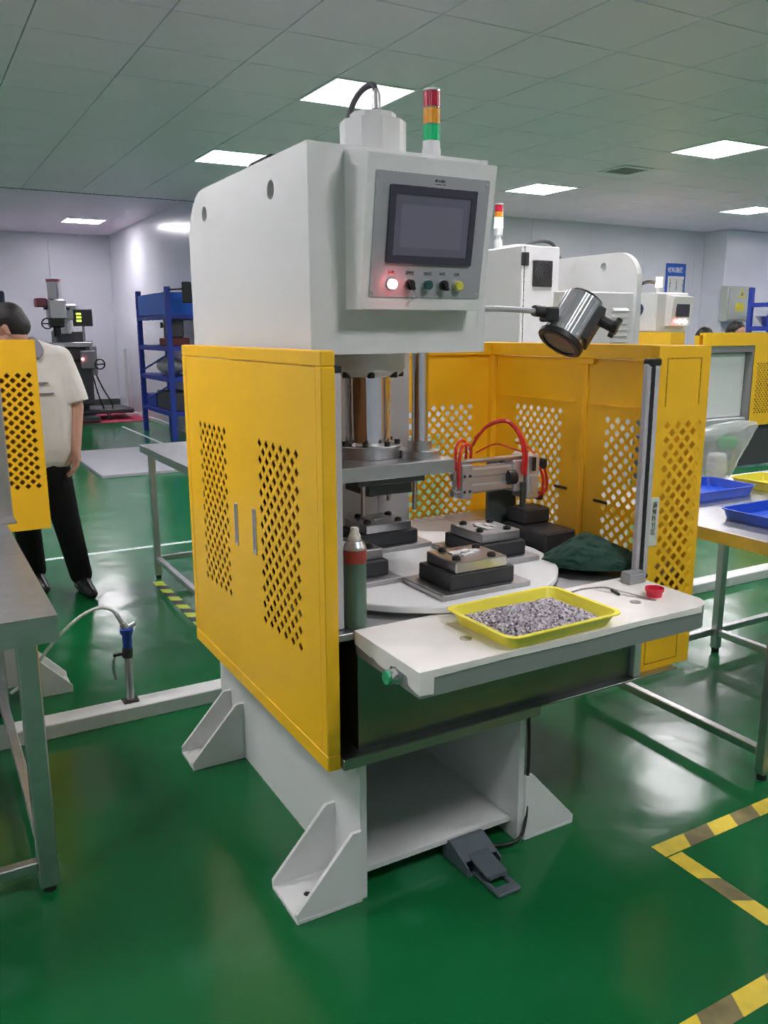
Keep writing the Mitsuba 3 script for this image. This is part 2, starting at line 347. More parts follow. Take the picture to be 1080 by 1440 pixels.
# front shelf
shelf_poly = Polygon([(.10, .03), (.10, -.285), (1.02, -.285)] + [(1.02 + .065 * math.sin(a), -.22 - .065 * math.cos(a)) for a in np.linspace(0, PI / 2, 7)] + [(1.085, .03)])
sh = add('shelf', prz(shelf_poly, .705, .7695), mat('shelf_steel', (.40, .40, .41), .42, .6), P)
def shelf_cover():
    top = prz(shelf_poly.buffer(.0015), .7695, .7712)
    left = pry(Polygon([(-.0, 0), (1, 0), (1, 1)]), 0, 1) if False else None
    lp = Polygon([(.03, .771), (.03, .735), (-.06, .727), (-.065, .732), (-.10, .722), (-.15, .722), (-.155, .742), (-.20, .744), (-.235, .742), (-.24, .722), (-.287, .714), (-.287, .771)])
    left = prx(lp, .0965, .0995)
    front = pry(Polygon([(.0965, .771), (.0965, .714), (.135, .712), (.137, .752), (.35, .756), (.6, .753), (.8, .757), (1.03, .753), (1.03, .771)]), -.2885, -.2855)
    rt = prx(Polygon([(.02, .771), (.02, .735), (-.1, .742), (-.12, .715), (-.19, .712), (-.2, .771)]), 1.0855, 1.0875)
    return J(top, left, front, rt)
add('paper_cover', shelf_cover(), paper, sh, label='white paper cover taped over the shelf')
for x, y in ((.313, -.162), (.896, -.168)):
    add('plug', cyl((x, y, .7712), (x, y, .7728), .016, 20), steel_d, sh)
pb = add('push_button', J(cyl((.0995, -.185, .727), (.075, -.185, .727), .0185, 24), cyl((.0995, -.185, .727), (.094, -.185, .727), .022, 24)), chrome, sh)
pb2 = add('button_cap', cyl((.075, -.185, .727), (.066, -.185, .727), .0165, 24), green_b, sh, label='green push button at the shelf end')
# turntable
CX, CY = .535, .42
add('turntable', lathe([(0, .766), (.40, .766), (.40, .776), (.44, .776), (.443, .779), (.443, .793), (.44, .796), (0, .796)], (CX, CY, 0), 72), discwhite, P, smooth=40, label='round white rotary table')
def insert_marks(cx, cy, z, a):
    q = [(-.035, .012, .018, .018), (-.01, .018, .02, .012), (.012, .02, .016, .012), (.03, .005, .018, .016), (.005, -.012, .016, .01), (-.02, -.02, .012, .008)]
    return J([rot(mv(bx(-w * .8, w * .8, -h * .8, h * .8, 0, .005, .001), (cx + u, cy + v, z)), a, (cx, cy, 0)) for u, v, w, h in q])
for i, (fx, fy, a) in enumerate(((.535, .155, 0), (.275, .42, 90), (.535, .69, 0), (.785, .405, 90))):
    k = add('fixture', bx(fx - .155, fx + .155, fy - .11, fy + .11, .796, .812, .002) if a == 0 else bx(fx - .11, fx + .11, fy - .155, fy + .155, .796, .812, .002), steel_d, P)
    w, h = (.112, .085) if a == 0 else (.085, .112)
    add('die_block', bx(fx - w, fx + w, fy - h, fy + h, .812, .858, .003), blackox, k, label='black die block')
    w, h = (.090, .078) if a == 0 else (.078, .090)
    add('die_plate', bx(fx - w, fx + w, fy - h, fy + h, .858, .890, .003), die_steel if i in (0, 2) else steel_d, k, label='bright steel die plate')
    for sx, sy in ((-1, -.75), (1, .75), (-.75, 1), (.75, -1)):
        bx_, by_ = fx + sx * w * .72, fy + sy * h * .72
        add('clamp_bolt', J(cyl((bx_, by_, .890), (bx_, by_, .898), .0125, 16), cyl((bx_, by_, .898), (bx_, by_, .901), .008, 6)), black, k)
    add('die_insert', insert_marks(fx, fy, .890, a), white2, k)
# ram and guide
RX, RY = .482, .66
add('upper_cylinder', lathe([(0, 1.385), (.10, 1.385), (.118, 1.40), (.125, 1.415), (.125, 1.468), (0, 1.468)], (RX, RY, 0), 48), white, P, smooth=35)
add('ram_rod', cyl((RX, RY, 1.14), (RX, RY, 1.40), .075, 48), chrome, P, smooth=40, label='polished ram rod')
fl = add('ram_flange', lathe([(0, 1.118), (.112, 1.118), (.115, 1.121), (.115, 1.158), (.112, 1.161), (.088, 1.161), (.082, 1.170), (.0, 1.170)], (RX, RY, 0), 48), steel, P, smooth=35)
for q in range(8):
    a = q * PI / 4 + .2
    add('bolt', cyl((RX + .098 * math.cos(a), RY + .098 * math.sin(a), 1.161), (RX + .098 * math.cos(a), RY + .098 * math.sin(a), 1.176), .0095, 12), black, fl)
    b = a + .2
    add('cylinder_bolt', cyl((RX + .108 * math.cos(b), RY + .108 * math.sin(b), 1.383), (RX + .108 * math.cos(b), RY + .108 * math.sin(b), 1.401), .012, 12), black, P)
add('press_plate', bx(.165, .70, .46, .88, 1.072, 1.1185, .003), steel, P)
for gx, gy in ((.618, .55), (.225, .72)):
    g = add('guide_rod', cyl((gx, gy, 1.12), (gx, gy, 1.47), .0275, 28), chrome, P, smooth=40)
    add('guide_bush', lathe([(.0275, 1.1185), (.066, 1.1185), (.066, 1.143), (.040, 1.145), (.040, 1.175), (.0275, 1.175)], (gx, gy, 0), 36), steel, g, smooth=35)
ud = add('upper_die', J(bx(.40, .66, .58, .80, 1.03, 1.072, .003), bx(.45, .62, .60, .77, .99, 1.03, .003)), darkgreen, P)
for q, (x, y) in enumerate(((.43, .60), (.63, .60), (.63, .78), (.43, .78))):
    add('guide_pin', cyl((x, y, .93), (x, y, 1.03), .008, 12), steel, ud)
for x in (.665, .685, .70):
    add('stop_screw', cyl((x - .01, .60 + (x - .66), 1.045), (x - .01, .60 + (x - .66), 1.0725), .011, 8), black, ud)
# control box
zt, zb = 1.958, 1.585; yt, yb_ = .120, .174; BX0, BX1 = .197, .588
cbp = Polygon([(.2505, 1.585), (yb_, zb), (yt, zt), (.2505, 1.985)])
cb = add('control_box', prx(cbp, BX0, BX1), white, P)
nv = np.array([0, -(zt - zb), -(yb_ - yt)]); nv = nv / np.linalg.norm(nv)     # outward normal of the sloping face
sv = np.array([0, yt - yb_, zt - zb]); SL = np.linalg.norm(sv); sv = sv / SL  # up along the face
def onface(m):                     # local: x along x, y up the face, z out of it
    v = m.vertices; m = m.copy()
    m.vertices = np.array([0, yb_, zb]) + np.outer(v[:, 0], [1, 0, 0]) + np.outer(v[:, 1], sv) + np.outer(v[:, 2], nv); return m
FP0, FP1, FQ0, FQ1 = .221, .568, .032, .338
add('face_plate', onface(prz(rrect(FP0, FP1, FQ0, FQ1, .004), 0, .003)), facegrey, cb)
SX0, SX1, SY0, SY1 = .262, .527, .118, .308
add('screen_bezel', onface(prz(rrect(SX0, SX1, SY0, SY1, .004).difference(sbox(SX0 + .017, SY0 + .02, SX1 - .017, SY1 - .02)), .003, .010)), bezel_m, cb)
add('screen', onface(bx(SX0 + .017, SX1 - .017, SY0 + .02, SY1 - .02, .003, .007)), screen_m, cb, label='dark touch screen')
add('screen_window', onface(prz(rrect(SX0 + .036, SX1 - .040, SY0 + .040, SY1 - .045, .003), .007, .0074)), mat('screen_in', (0.165, 0.16, 0.215), .2), cb)
for x, y in ((FP0 + .010, FQ1 - .012), (FP1 - .010, FQ1 - .012), (FP0 + .010, FQ0 + .012), (FP1 - .010, FQ0 + .012)):
    add('screw', onface(cyl((x, y, .003), (x, y, .0048), .0035, 12)), chrome, cb)
add('logo_mark', onface(J(mv(bx(0, .006, 0, .006, .003, .0035), (.395, .322, 0)), mv(glyph_row('adc', .0065), (.404, .3215, .003)), mv(bx(0, .030, 0, .0015, .003, .0035), (.397, .316, 0)))), ink, cb)
BY = .066
bxs = [.283, .336, .392, .442, .490]
for i, x in enumerate(bxs):
    add('legend', onface(mv(glyph_row('cdabe'[i] + 'dbeac'[i] + ('e' if i in (1, 2) else ''), .0085, 1.1), (x - .011, BY + .024, .003))), red if i == 0 else ink, cb)
    add('button_collar', onface(cyl((x, BY, .003), (x, BY, .011), .0145, 24)), chrome, cb)
    if i == 0:
        add('button', onface(lathe([(0, .011), (.0125, .011), (.0125, .019), (.010, .022), (0, .023)], (x, BY, 0), 24)), red, cb, smooth=40, label='lit red power lamp', emit={'type': 'area', 'radiance': rgb((16, 3.2, 3.4))})
    elif i in (2, 4):
        add('button', onface(lathe([(0, .011), (.0125, .011), (.0125, .020), (.011, .022), (0, .022)], (x, BY, 0), 24)), yellow_b if i == 4 else mat('teal', (.02, .09, .08), .4), cb, smooth=40, label='yellow push button' if i == 4 else 'dark green push button')
    else:
        add('button', onface(J(cyl((x, BY, .011), (x, BY, .018), .0135, 24), rot(bx(x - .0045, x + .0045, BY - .014, BY + .014, .018, .028, .001), 35, (x, BY, 0)))), black, cb, label='black selector knob')
add('key_ring', onface(J(tube([(.345, BY - .012, .016), (.352, BY - .022, .018), (.350, BY - .034, .016), (.342, BY - .036, .014)], .0016, 6), bx(.338, .346, BY - .044, BY - .034, .013, .015))), chrome, cb)
# signal tower
tx, ty = .494, .30
tw = add('signal_tower', lathe([(0, 1.9985), (.026, 1.9985), (.026, 2.022), (.0235, 2.026), (.0235, 2.042), (0, 2.042)], (tx, ty, 0), 28), white2, P, smooth=35)
def seg(z0, z1): 
    a = np.linspace(0, 2 * PI, 73); r = .0225 + .0012 * np.cos(a * 9)
    return prz(Polygon(np.c_[tx + r * np.cos(a), ty + r * np.sin(a)]), z0, z1)
for z0, m, nm in ((2.043, lens_g, 'green lens'), (2.0855, lens_y, 'amber lens'), (2.128, lens_r, 'red lens')):
    add('lens', seg(z0, z0 + .040), m, tw, smooth=30, label=nm)
    add('ring', cyl((tx, ty, z0 + .040), (tx, ty, z0 + .0425), .0245, 28), chrome, tw)
add('cap', lathe([(0, 2.1705), (.024, 2.1705), (.022, 2.176), (0, 2.178)], (tx, ty, 0), 28), white2, tw, smooth=35)
# cylinder head on top
mx_, my_ = .392, .45
a12 = np.arange(10) * 2 * PI / 10 + .1
mt = add('cylinder_head', J(prz(Polygon(np.c_[mx_ + .095 * np.cos(a12), my_ + .095 * np.sin(a12)]).buffer(-.003).buffer(.003), 1.998, 2.108),
                            prz(Polygon(np.c_[mx_ + .095 * np.cos(a12), my_ + .095 * np.sin(a12)]).buffer(-.02), 2.108, 2.116),
                            prz(Polygon(np.c_[mx_ + .066 * np.cos(a12), my_ + .066 * np.sin(a12)]), 2.116, 2.130)), white, P)
add('cable_gland', lathe([(0, 2.130), (.020, 2.130), (.020, 2.142), (.014, 2.146), (.012, 2.185), (.007, 2.20), (0, 2.20)], (mx_ + .012, my_, 0), 20), steel, mt, smooth=35)
add('cable', tube([(mx_ + .012, my_, 2.190), (mx_ + .008, my_ + .015, 2.212), (mx_ - .008, my_ + .045, 2.205), (mx_ - .022, my_ + .075, 2.175), (mx_ - .032, my_ + .10, 2.12), (mx_ - .036, my_ + .12, 2.06), (mx_ - .036, my_ + .13, 1.999)], .009, 10), darkitem, mt, smooth=True)
add('hose_cover', bx(.14, .30, .62, .80, 1.998, 2.035, .01), black, P)

# left guard
G = P
lg = add('left_guard', J(bx(0, .038, 0, 1.127, 1.448, 1.485, .003), bx(0, .038, 0, 1.127, .407, .452, .003), bx(0, .038, 0, .034, .452, 1.448, .003), bx(0, .038, 1.09, 1.127, .452, 1.448, .003)), yellow, P, label='yellow side guard with twin perforated doors')
pa = diamonds(.715, .955, .70, 1.225); pbb = diamonds(.160, .415, .70, 1.222)
d1 = sbox(.0355, .4535, .556, 1.4465).difference(pbb); d2 = sbox(.556, .4535, 1.0885, 1.4465).difference(pa)
slot1 = sbox(.462, .885, .486, 1.022); slot2 = sbox(.618, .880, .642, 1.012)
dA = sbox(.0355, .4535, 1.0885, 1.4465).difference(pa).difference(pbb).difference(slot1).difference(slot2)
add('door', prx(dA, .0012, .004), yellow, lg)
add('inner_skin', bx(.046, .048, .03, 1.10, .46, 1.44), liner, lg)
for s_ in (slot1, slot2):
    b = s_.bounds; cxm = (b[0] + b[2]) / 2
    add('handle', J(prx(s_.difference(s_.buffer(-.003)), -.002, .006), prx(s_.buffer(-.003), .0045, .0065), bx(.0, .0045, b[0] + .003, b[2] - .003, b[1] + .003, b[1] + .010)), alu_p, lg, label='recessed steel pull')
# right guard: side, back, front wing
rg = add('right_guard', J(bx(1.318, 1.358, .02, 1.14, 1.43, 1.482, .003), bx(1.318, 1.358, .02, 1.14, .437, .60, .003), bx(1.318, 1.358, .02, .05, .60, 1.43, .003), bx(1.318, 1.358, 1.09, 1.14, .60, 1.43, .003)), yellow, P, label='yellow guard around the right side with perforated doors')
q1 = diamonds(.685, .945, .66, 1.225); q2 = diamonds(.235, .43, .66, 1.215)
dl = sbox(.5565, .602, 1.088, 1.428); drr = sbox(.052, .602, .5515, 1.428)
add('door', J(prx(dl.difference(q1), 1.340, 1.343), bx(1.334, 1.340, .5565, .572, .602, 1.428), bx(1.334, 1.340, .60, 1.08, 1.262, 1.268)), yellow, rg)
add('door', J(prx(drr.difference(q2), 1.340, 1.343), bx(1.334, 1.340, .5365, .5515, .602, 1.428), bx(1.334, 1.340, .06, .52, 1.262, 1.268)), yellow, rg)
add('door_slot', bx(1.337, 1.340, .63, .70, .925, .935), black, rg); add('door_slot', bx(1.337, 1.340, .41, .48, .905, .915), black, rg)
add('door_latch', bx(1.325, 1.340, .50, .62, 1.408, 1.432, .003), yellow, rg)
q3 = diamonds(.86, 1.225, .66, 1.215)
add('back_panel', J(pry(sbox(.80, .60, 1.318, 1.43).difference(q3), 1.12, 1.123), bx(.80, 1.318, 1.10, 1.14, 1.43, 1.482, .003), bx(.80, 1.318, 1.10, 1.14, .437, .60, .003), bx(.80, .83, 1.10, 1.14, .60, 1.43, .003)), yellow, rg)
q4 = diamonds(1.185, 1.325, .70, 1.24)
wing = sbox(1.131, .437, 1.358, 1.4815).difference(q4)
grv = sbox(1.168, 1.30, 1.318, 1.446).difference(sbox(1.1705, 1.3, 1.3155, 1.4435)); grv2 = sbox(1.15, .46, 1.30, .545).difference(sbox(1.1525, .4625, 1.2975, .5425))
add('front_wing', J(pry(wing, .017, .0195), bx(1.131, 1.134, .0195, .052, .437, 1.481), bx(1.131, 1.358, .0195, .05, 1.4785, 1.4815), ), yellow, rg)
ydk = mat('yellow_dark', (.42, .22, .012), .5)
add('wing_groove', pry(grv, .0155, .017), ydk, rg); add('wing_groove', pry(grv2, .0155, .017), ydk, rg)
# light curtains
lc = add('light_curtain', J(bx(1.068, 1.119, -.002, .020, .775, 1.432, .003)), alu_p, P)
add('lens_strip', bx(1.081, 1.095, -.005, -.0015, .785, 1.425), black, lc, label='black lens strip')
add('end_cap', bx(1.070, 1.121, -.006, .024, 1.425, 1.446, .004), black, lc)
add('end_cap', bx(1.066, 1.121, -.006, .024, .766, .782, .004), black, lc)
sk = add('sticker', bx(1.1315, 1.170, .0150, .017, .862, 1.018), label_m, rg, label='white sticker with five black characters in a column')
add('lettering', face_y(glyph_row('dbcae', .0185, 1.17, True), (1.1415, .0150, .985)), ink, rg)
lc2 = add('light_curtain', bx(.060, .084, .06, .09, .767, 1.43, .003), alu_p, P)
add('end_cap', bx(.058, .086, .058, .092, 1.43, 1.448, .003), black, lc2)
# air cylinder unit over the right-hand fixture
AY, AZ = .60, 1.012
ac = add('air_cylinder', J(bx(.845, 1.03, AY - .030, AY + .030, AZ - .045, AZ - .012, .006), bx(.845, 1.03, AY - .030, AY + .030, AZ + .010, AZ + .045, .006), bx(.845, 1.03, AY - .024, AY + .03, AZ - .014, AZ + .014, .003)), alu, P, label='bright aluminium air cylinder')
add('end_block', bx(.805, .847, AY - .036, AY + .036, AZ - .062, AZ + .060, .003), alu, ac)
add('end_block', bx(1.03, 1.075, AY - .036, AY + .036, AZ - .055, AZ + .060, .003), alu, ac)
add('slide_rail', bx(.80, 1.08, AY - .02, AY + .02, AZ + .061, AZ + .072, .002), steel, ac)
add('end_bumper', cyl((1.0, AY - .034, AZ), (1.031, AY - .034, AZ), .026, 20), black, ac)
for x, z in ((.812, AZ + .02), (.812, AZ - .035), (.835, AZ + .02), (.835, AZ - .035)):
    add('screw', cyl((x, AY - .0375, z), (x, AY - .036, z), .0055, 10), black, ac)
for z in (AZ + .018, AZ - .04):
    add('air_fitting', J(cyl((.805, AY - .01, z), (.782, AY - .01, z), .012, 14), cyl((.790, AY - .01, z - .012), (.790, AY - .01, z + .022), .010, 14), cyl((.782, AY - .01, z), (.776, AY - .01, z), .015, 6)), steel, ac)
add('bracket', J(bx(.97, 1.10, AY + .037, AY + .055, .766, 1.07, .003), bx(.90, 1.10, AY + .055, AY + .15, .766, .79, .003), prx(Polygon([(AY + .055, .79), (AY + .14, .79), (AY + .055, 1.0)]), 1.03, 1.045)), darkgreen, P)
add('gripper_head', J(bx(1.08, 1.135, AY - .05, AY + .05, AZ - .085, AZ + .075, .004), bx(1.09, 1.125, AY - .058, AY - .05, AZ - .06, AZ + .0), bx(1.135, 1.15, AY - .03, AY + .04, AZ - .06, AZ + .05, .003)), alu, P)
add('unit_housing', J(bx(1.01, 1.15, .36, .60, .766, .845, .006), bx(1.03, 1.15, .50, .60, .845, .90, .006)), blackox, P)
add('gripper_plate', bx(1.055, 1.075, AY - .05, AY - .037, AZ - .15, AZ - .02, .002), darkgreen, P)
for q_ in (bx(1.092, 1.104, AY - .066, AY - .058, AZ + .02, AZ + .07), bx(1.15, 1.18, AY - .04, AY - .0, AZ + .02, AZ + .055, .004), bx(1.155, 1.175, AY - .03, AY - .0, AZ - .10, AZ - .07, .004)): add('sensor', q_, black, P)
def hose(pts, r=.0054): return add('air_hose', tube(pts, r, 8), redtube, P, smooth=True)
hose([(.790, AY - .01, AZ + .04), (.790, AY - .01, AZ + .09), (.803, AY, AZ + .128), (.835, AY + .02, AZ + .140), (.875, AY + .05, AZ + .12), (.89, AY + .07, AZ + .06), (.90, AY + .08, AZ - .03)])
hose([(.796, AY - .022, AZ - .02), (.792, AY - .03, AZ + .06), (.806, AY - .02, AZ + .115), (.84, AY, AZ + .128), (.89, AY + .04, AZ + .105), (.91, AY + .07, AZ + .02)])
hose([(1.06, AY - .045, AZ + .01), (1.058, AY - .05, AZ + .08), (1.05, AY - .03, AZ + .15), (1.025, AY + .01, AZ + .195), (.985, AY + .06, AZ + .18), (.95, AY + .10, AZ + .13)])
hose([(1.073, AY - .045, AZ + .0), (1.070, AY - .05, AZ + .09), (1.06, AY - .02, AZ + .16), (1.03, AY + .03, AZ + .20), (.99, AY + .09, AZ + .17), (.97, AY + .16, AZ + .08)])
hose([(1.16, AY - .02, AZ + .04), (1.19, AY - .02, AZ - .0), (1.195, AY - .02, AZ - .06), (1.165, AY - .02, AZ - .09)])
hose([(1.15, AY - .03, AZ + .03), (1.17, AY - .03, AZ - .02), (1.165, AY - .03, AZ - .07), (1.14, AY - .02, AZ - .09)])
hose([(.94, AY + .08, AZ + .08), (.99, AY + .03, AZ + .115), (1.04, AY + .0, AZ + .10), (1.08, AY - .02, AZ + .085)], .003)
add('sensor_cable', tube([(1.06, AY, AZ + .12), (1.10, AY - .01, AZ + .105), (1.14, AY - .02, AZ + .07), (1.16, AY - .02, AZ + .05)], .003, 6), redtube, P)
# work lamp
LY = .26
wl = add('work_lamp', J(tube([(.652, LY + .01, 1.592), (.72, LY, 1.592), (.862, LY, 1.587)], .0085, 12), cyl((.652, LY + .01, 1.592), (.66, LY + .01, 1.592), .014, 16)), plategrey, P, smooth=30)
add('joint', J(cyl((.845, LY, 1.588), (.885, LY, 1.586), .017, 18), bx(.88, .93, LY - .022, LY + .022, 1.555, 1.60, .006)), black, wl)
lcx = np.array([.948, LY, 1.487]); 
ldir = np.array([-0.5982, 0.0237, -0.801])
top = lcx - ldir * .185
def sh_prof():
    a = np.linspace(0, 2 * PI, 97); return Polygon(np.c_[(.066 + .0016 * np.cos(16 * a)) * np.cos(a), (.066 + .0016 * np.cos(16 * a)) * np.sin(a)])
body = ex(sh_prof(), .150); body.apply_transform(trimesh.geometry.align_vectors([0, 0, 1], -ldir)); body.apply_translation(lcx - ldir * .012)
add('lamp_body', body, alu_b, wl, smooth=25, label='ribbed chrome lamp head')
add('lamp_rim', lathe([(.056, 0), (.070, 0), (.075, .004), (.075, .018), (.067, .024), (.056, .024)], lcx, 40, -ldir), black, wl, smooth=35)
add('lens', lathe([(0, .004), (.057, .004), (.057, .010), (0, .010)], lcx, 32, -ldir), mat('lamp_lens', (.10, .10, .10), .15), wl)
tcap = lcx - ldir * .162
kd = np.array([0.543, -0.7142, -0.4417])
add('lamp_back', lathe([(0, 0), (.060, 0), (.055, .012), (0, .016)], tcap, 32, -ldir), black, wl, smooth=35)
kc = lcx - ldir * .10 + kd * .066
side_ = np.cross(ldir, kd); side_ /= np.linalg.norm(side_)
add('yoke', J(trimesh.convex.convex_hull(np.array([kc + a * ldir + b * side_ + c * kd for a in (-.055, .062) for b in (-.040, .040) for c in (-.03, .010)])), cyl(kc - ldir * .03 + kd * .01, kc - ldir * .03 + kd * .05, .018, 12)), black, wl)
kc = kc - ldir * .03
add('knob', J(*[cyl(kc + kd * .05, kc + kd * .066, .022, 14)] + [cyl(kc + kd * .05 + v * .024, kc + kd * .066 + v * .024, .011, 10) for v in [ldir, -ldir, np.cross(ldir, kd), -np.cross(ldir, kd)]]), black, wl)
# cable down the right base plate
add('pedal_cable', tube([(.655, -.008, .41), (.664, -.004, .30), (.662, -.004, .16), (.655, -.01, .07), (.62, -.02, .02), (.54, .0, .015), (.50, .03, .03)], .0055, 8), black, P, smooth=True)

# ------------------------------------------------------------------ things on and round the press
def spray_can():
    x, y, z = .121, .070, .7655
    k = thing('spray_can', 'green aerosol can with red band and white nozzle, standing on the press deck', 'spray can')
    r = .030
    add('body', lathe([(0, 0), (r - .002, 0), (r, .003), (r, .178), (0, .178)], (x, y, z), 36), can_g, k, smooth=35)
    add('band', lathe([(0, .178), (r + .0004, .178), (r + .0004, .213), (0, .213)], (x, y, z), 36), can_r, k, smooth=35, label='red band')
    add('dome', lathe([(0, .213), (r + .001, .213), (r + .001, .217), (r - .002, .222), (.022, .234), (.019, .236), (.0, .236)], (x, y, z), 36), steel, k, smooth=35)
    add('nozzle', lathe([(0, .236), (.0165, .236), (.0165, .243), (.0145, .252), (.0115, .256), (.0115, .266), (.009, .270), (0, .270)], (x, y, z), 24), ivory, k, smooth=40, label='white nozzle')
spray_can()

def open_tray(name, label, cat, cx, cy, z, L, W, H, m, group=None, rz=0, taper=.010, lip=.007):
    def rr(l, w, r): return np.array(rrect(-l / 2, l / 2, -w / 2, w / 2, r, 5).exterior.coords)[:-1]
    R = .028
    rings = [(rr(L - 2 * taper - 2 * lip, W - 2 * taper - 2 * lip, R), 0), (rr(L - 2 * lip, W - 2 * lip, R), H - .003), (rr(L, W, R + .006), H - .003), (rr(L, W, R + .006), H), (rr(L - 2 * lip - .004, W - 2 * lip - .004, R), H), (rr(L - 2 * taper - 2 * lip - .004, W - 2 * taper - 2 * lip - .004, R), .004)]
    n = len(rings[0][0]); V = np.vstack([np.c_[p, np.full(n, zz)] for p, zz in rings]); F = []
    for i in range(len(rings) - 1):
        for k in range(n):
            a, b = i * n + k, i * n + (k + 1) % n
            F += [(a, b, b + n), (a, b + n, a + n)]
    V = np.vstack([V, [[0, 0, 0]], [[0, 0, .004]]]); c0, c1 = len(V) - 2, len(V) - 1; o = (len(rings) - 1) * n
    for k in range(n):
        F += [(c0, (k + 1) % n, k), (c1, o + k, o + (k + 1) % n)]
    ms = trimesh.Trimesh(V, F, process=False); ms.fix_normals()
    ms = mv(rot(ms, rz), (cx, cy, z))
    return add(name, ms, m, smooth=40, label=label, cat=cat, group=group)
TXc, TYc, TZ = .530, -.160, .7714
open_tray('parts_tray', 'yellow plastic tray full of small metal pellets on the press shelf', 'tray', TXc, TYc, TZ, .385, .285, .038, tray_y, rz=1.5, taper=.016, lip=.010)
def pellets():
    base_v, faces, cols = [], [], []
    prim = trimesh.creation.cylinder(.0032, .0042, sections=6); n0 = len(prim.vertices); cnt = 0
    palette = np.array([(.56, .52, .57), (.74, .70, .76), (.40, .35, .40), (.10, .08, .10), (.86, .83, .86), (.28, .23, .28), (.03, .025, .035)])
    pick = rng.choice(7, 5200, p=[.24, .22, .14, .12, .1, .1, .08])
    LX, LYY = .312 / 2, .212 / 2
    for i in range(5200):
        u, v = rng.uniform(-1, 1), rng.uniform(-1, 1)
        h = .012 + .020 * (1 - u ** 2) ** .6 * (1 - v ** 2) ** .6 + .004 * meshkit.noise(np.array([u * 4, v * 4, 0.]))
        M = trimesh.transformations.random_rotation_matrix(rng.random(3))
        M[:3, 3] = (TXc + u * LX, TYc + v * LYY, TZ + h - rng.uniform(0, .004))
        base_v.append(trimesh.transform_points(prim.vertices, M)); faces.append(prim.faces + i * n0); cols.append(np.tile(palette[pick[i]], (n0, 1)))
    # bed under the pellets
    g = 24; uu, vv = np.meshgrid(np.linspace(-1, 1, g), np.linspace(-1, 1, g)); hh = .007 + .021 * (1 - uu ** 2) ** .6 * (1 - vv ** 2) ** .6
    off = 5200 * n0
    base_v.append(np.c_[TXc + uu.ravel() * LX, TYc + vv.ravel() * LYY, TZ + hh.ravel()])
    q = np.arange(g * g).reshape(g, g); f = np.vstack([np.c_[q[:-1, :-1].ravel(), q[:-1, 1:].ravel(), q[1:, 1:].ravel()], np.c_[q[:-1, :-1].ravel(), q[1:, 1:].ravel(), q[1:, :-1].ravel()]])
    faces.append(f + off); cols.append(np.tile((.10, .09, .10), (g * g, 1)))
    return trimesh.Trimesh(np.vstack(base_v), np.vstack(faces), process=False), np.vstack(cols)
pm, pc = pellets()
add('metal_pellets', pm, 'm_pellets', label='heap of tiny grey metal pellets in the yellow tray', cat='metal pellets', kind='stuff', color=pc)

def rag():
    s = trimesh.creation.icosphere(5, 1.0); v = s.vertices.copy()
    n = meshkit.fbm(v * 1.6 + 3, 4, 2) - .5; f = meshkit.fbm(v * np.array([2.2, 6.0, 3.0]) + 9, 3, 5) - .5
    k = 1 + .55 * n + .22 * f
    v = v * k[:, None]
    v[:, 2] = np.where(v[:, 2] < 0, v[:, 2] * .05, v[:, 2])
    a = v[:, 0]; hump = np.exp(-((a + .15) / .50) ** 2)
    rr_ = np.linalg.norm(v[:, 1:], axis=1, keepdims=True); v[:, 1:] *= np.maximum(1, (np.sqrt(np.clip(1 - np.abs(v[:, :1]) ** 3.2, 0, 1)) + .05) / (rr_ + .08)) ** .8
    v = np.c_[v[:, 0] * .150, v[:, 1] * .100, v[:, 2] * .074 * (.66 + .50 * hump)]
    s.vertices = v; nn = s.vertex_normals; q = v * np.array([16., 30., 24.])
    fold = np.abs(meshkit.fbm(q + 2.0 * meshkit.fbm(v * 14 + 5, 2, 8)[:, None], 3, 4) - .5) * 2
    v = v + nn * (.022 * (.35 - fold) * np.clip(v[:, 2:3] / .02, .25, 1)[:, 0])[:, None]
    v[:, 2] -= v[:, 2].min(); s.vertices = v
    return mv(rot(s, -38), (1.045, .165, .7655))
add('cloth_rag', rag(), cloth_m, smooth=True, label='crumpled dark green cloth lying on the press deck beside the rotary table', cat='cloth')
mb = thing('metal_box', 'small grey metal block with knurled top on the right end of the press shelf', 'metal box')
add('body', bx(1.0, 1.068, -.045, -.005, .7713, .803, .002), greyitem, mb)
add('rim', J([bx(1.001 + i * .0115, 1.009 + i * .0115, -.044, -.006, .803, .807, .001) for i in range(6)]), greyitem, mb)
cp = thing('plastic_stopper', 'bright red plastic cap at the right end of the press shelf', 'cap')
add('shell', lathe([(0, 0), (.021, 0), (.0215, .003), (.0235, .016), (.027, .017), (.027, .026), (.0245, .026), (.022, .012), (0, .012)], (.985, -.155, .7713), 28), red, cp, smooth=35)
tz = thing('tweezers', 'steel tweezers lying on the press shelf beside the red cap', 'tweezers')
def strip(p, q, w, h=.0012):
    p, q = np.array(p), np.array(q); d = (q - p) / np.linalg.norm(q - p); s = np.array([-d[1], d[0], 0]) * w
    return trimesh.convex.convex_hull(np.vstack([p + s, p - s, q + s * .4, q - s * .4, p + s + [0, 0, h], p - s + [0, 0, h], q + s * .4 + [0, 0, h], q - s * .4 + [0, 0, h]]))
add('arm', strip((.955, -.19, .7716), (.875, -.02, .7716), .004), steel, tz); add('arm', strip((.955, -.19, .7732), (.92, -.015, .7732), .004), steel, tz)
hk = thing('pick_tool', 'thin dark bent pick lying on the press shelf behind the tweezers', 'tool')
add('shaft', tube([(.80, -.01, .774), (.85, -.005, .774), (.91, -.02, .774), (.925, -.05, .774), (.92, -.075, .774)], .0025, 8), greyitem, hk); add('grip', tube([(.91, -.06, .7755), (.90, -.10, .7755)], .0042, 8, 2), black, hk)
pd = thing('foot_pedal', 'grey metal foot pedal on the floor in front of the press base', 'foot pedal')
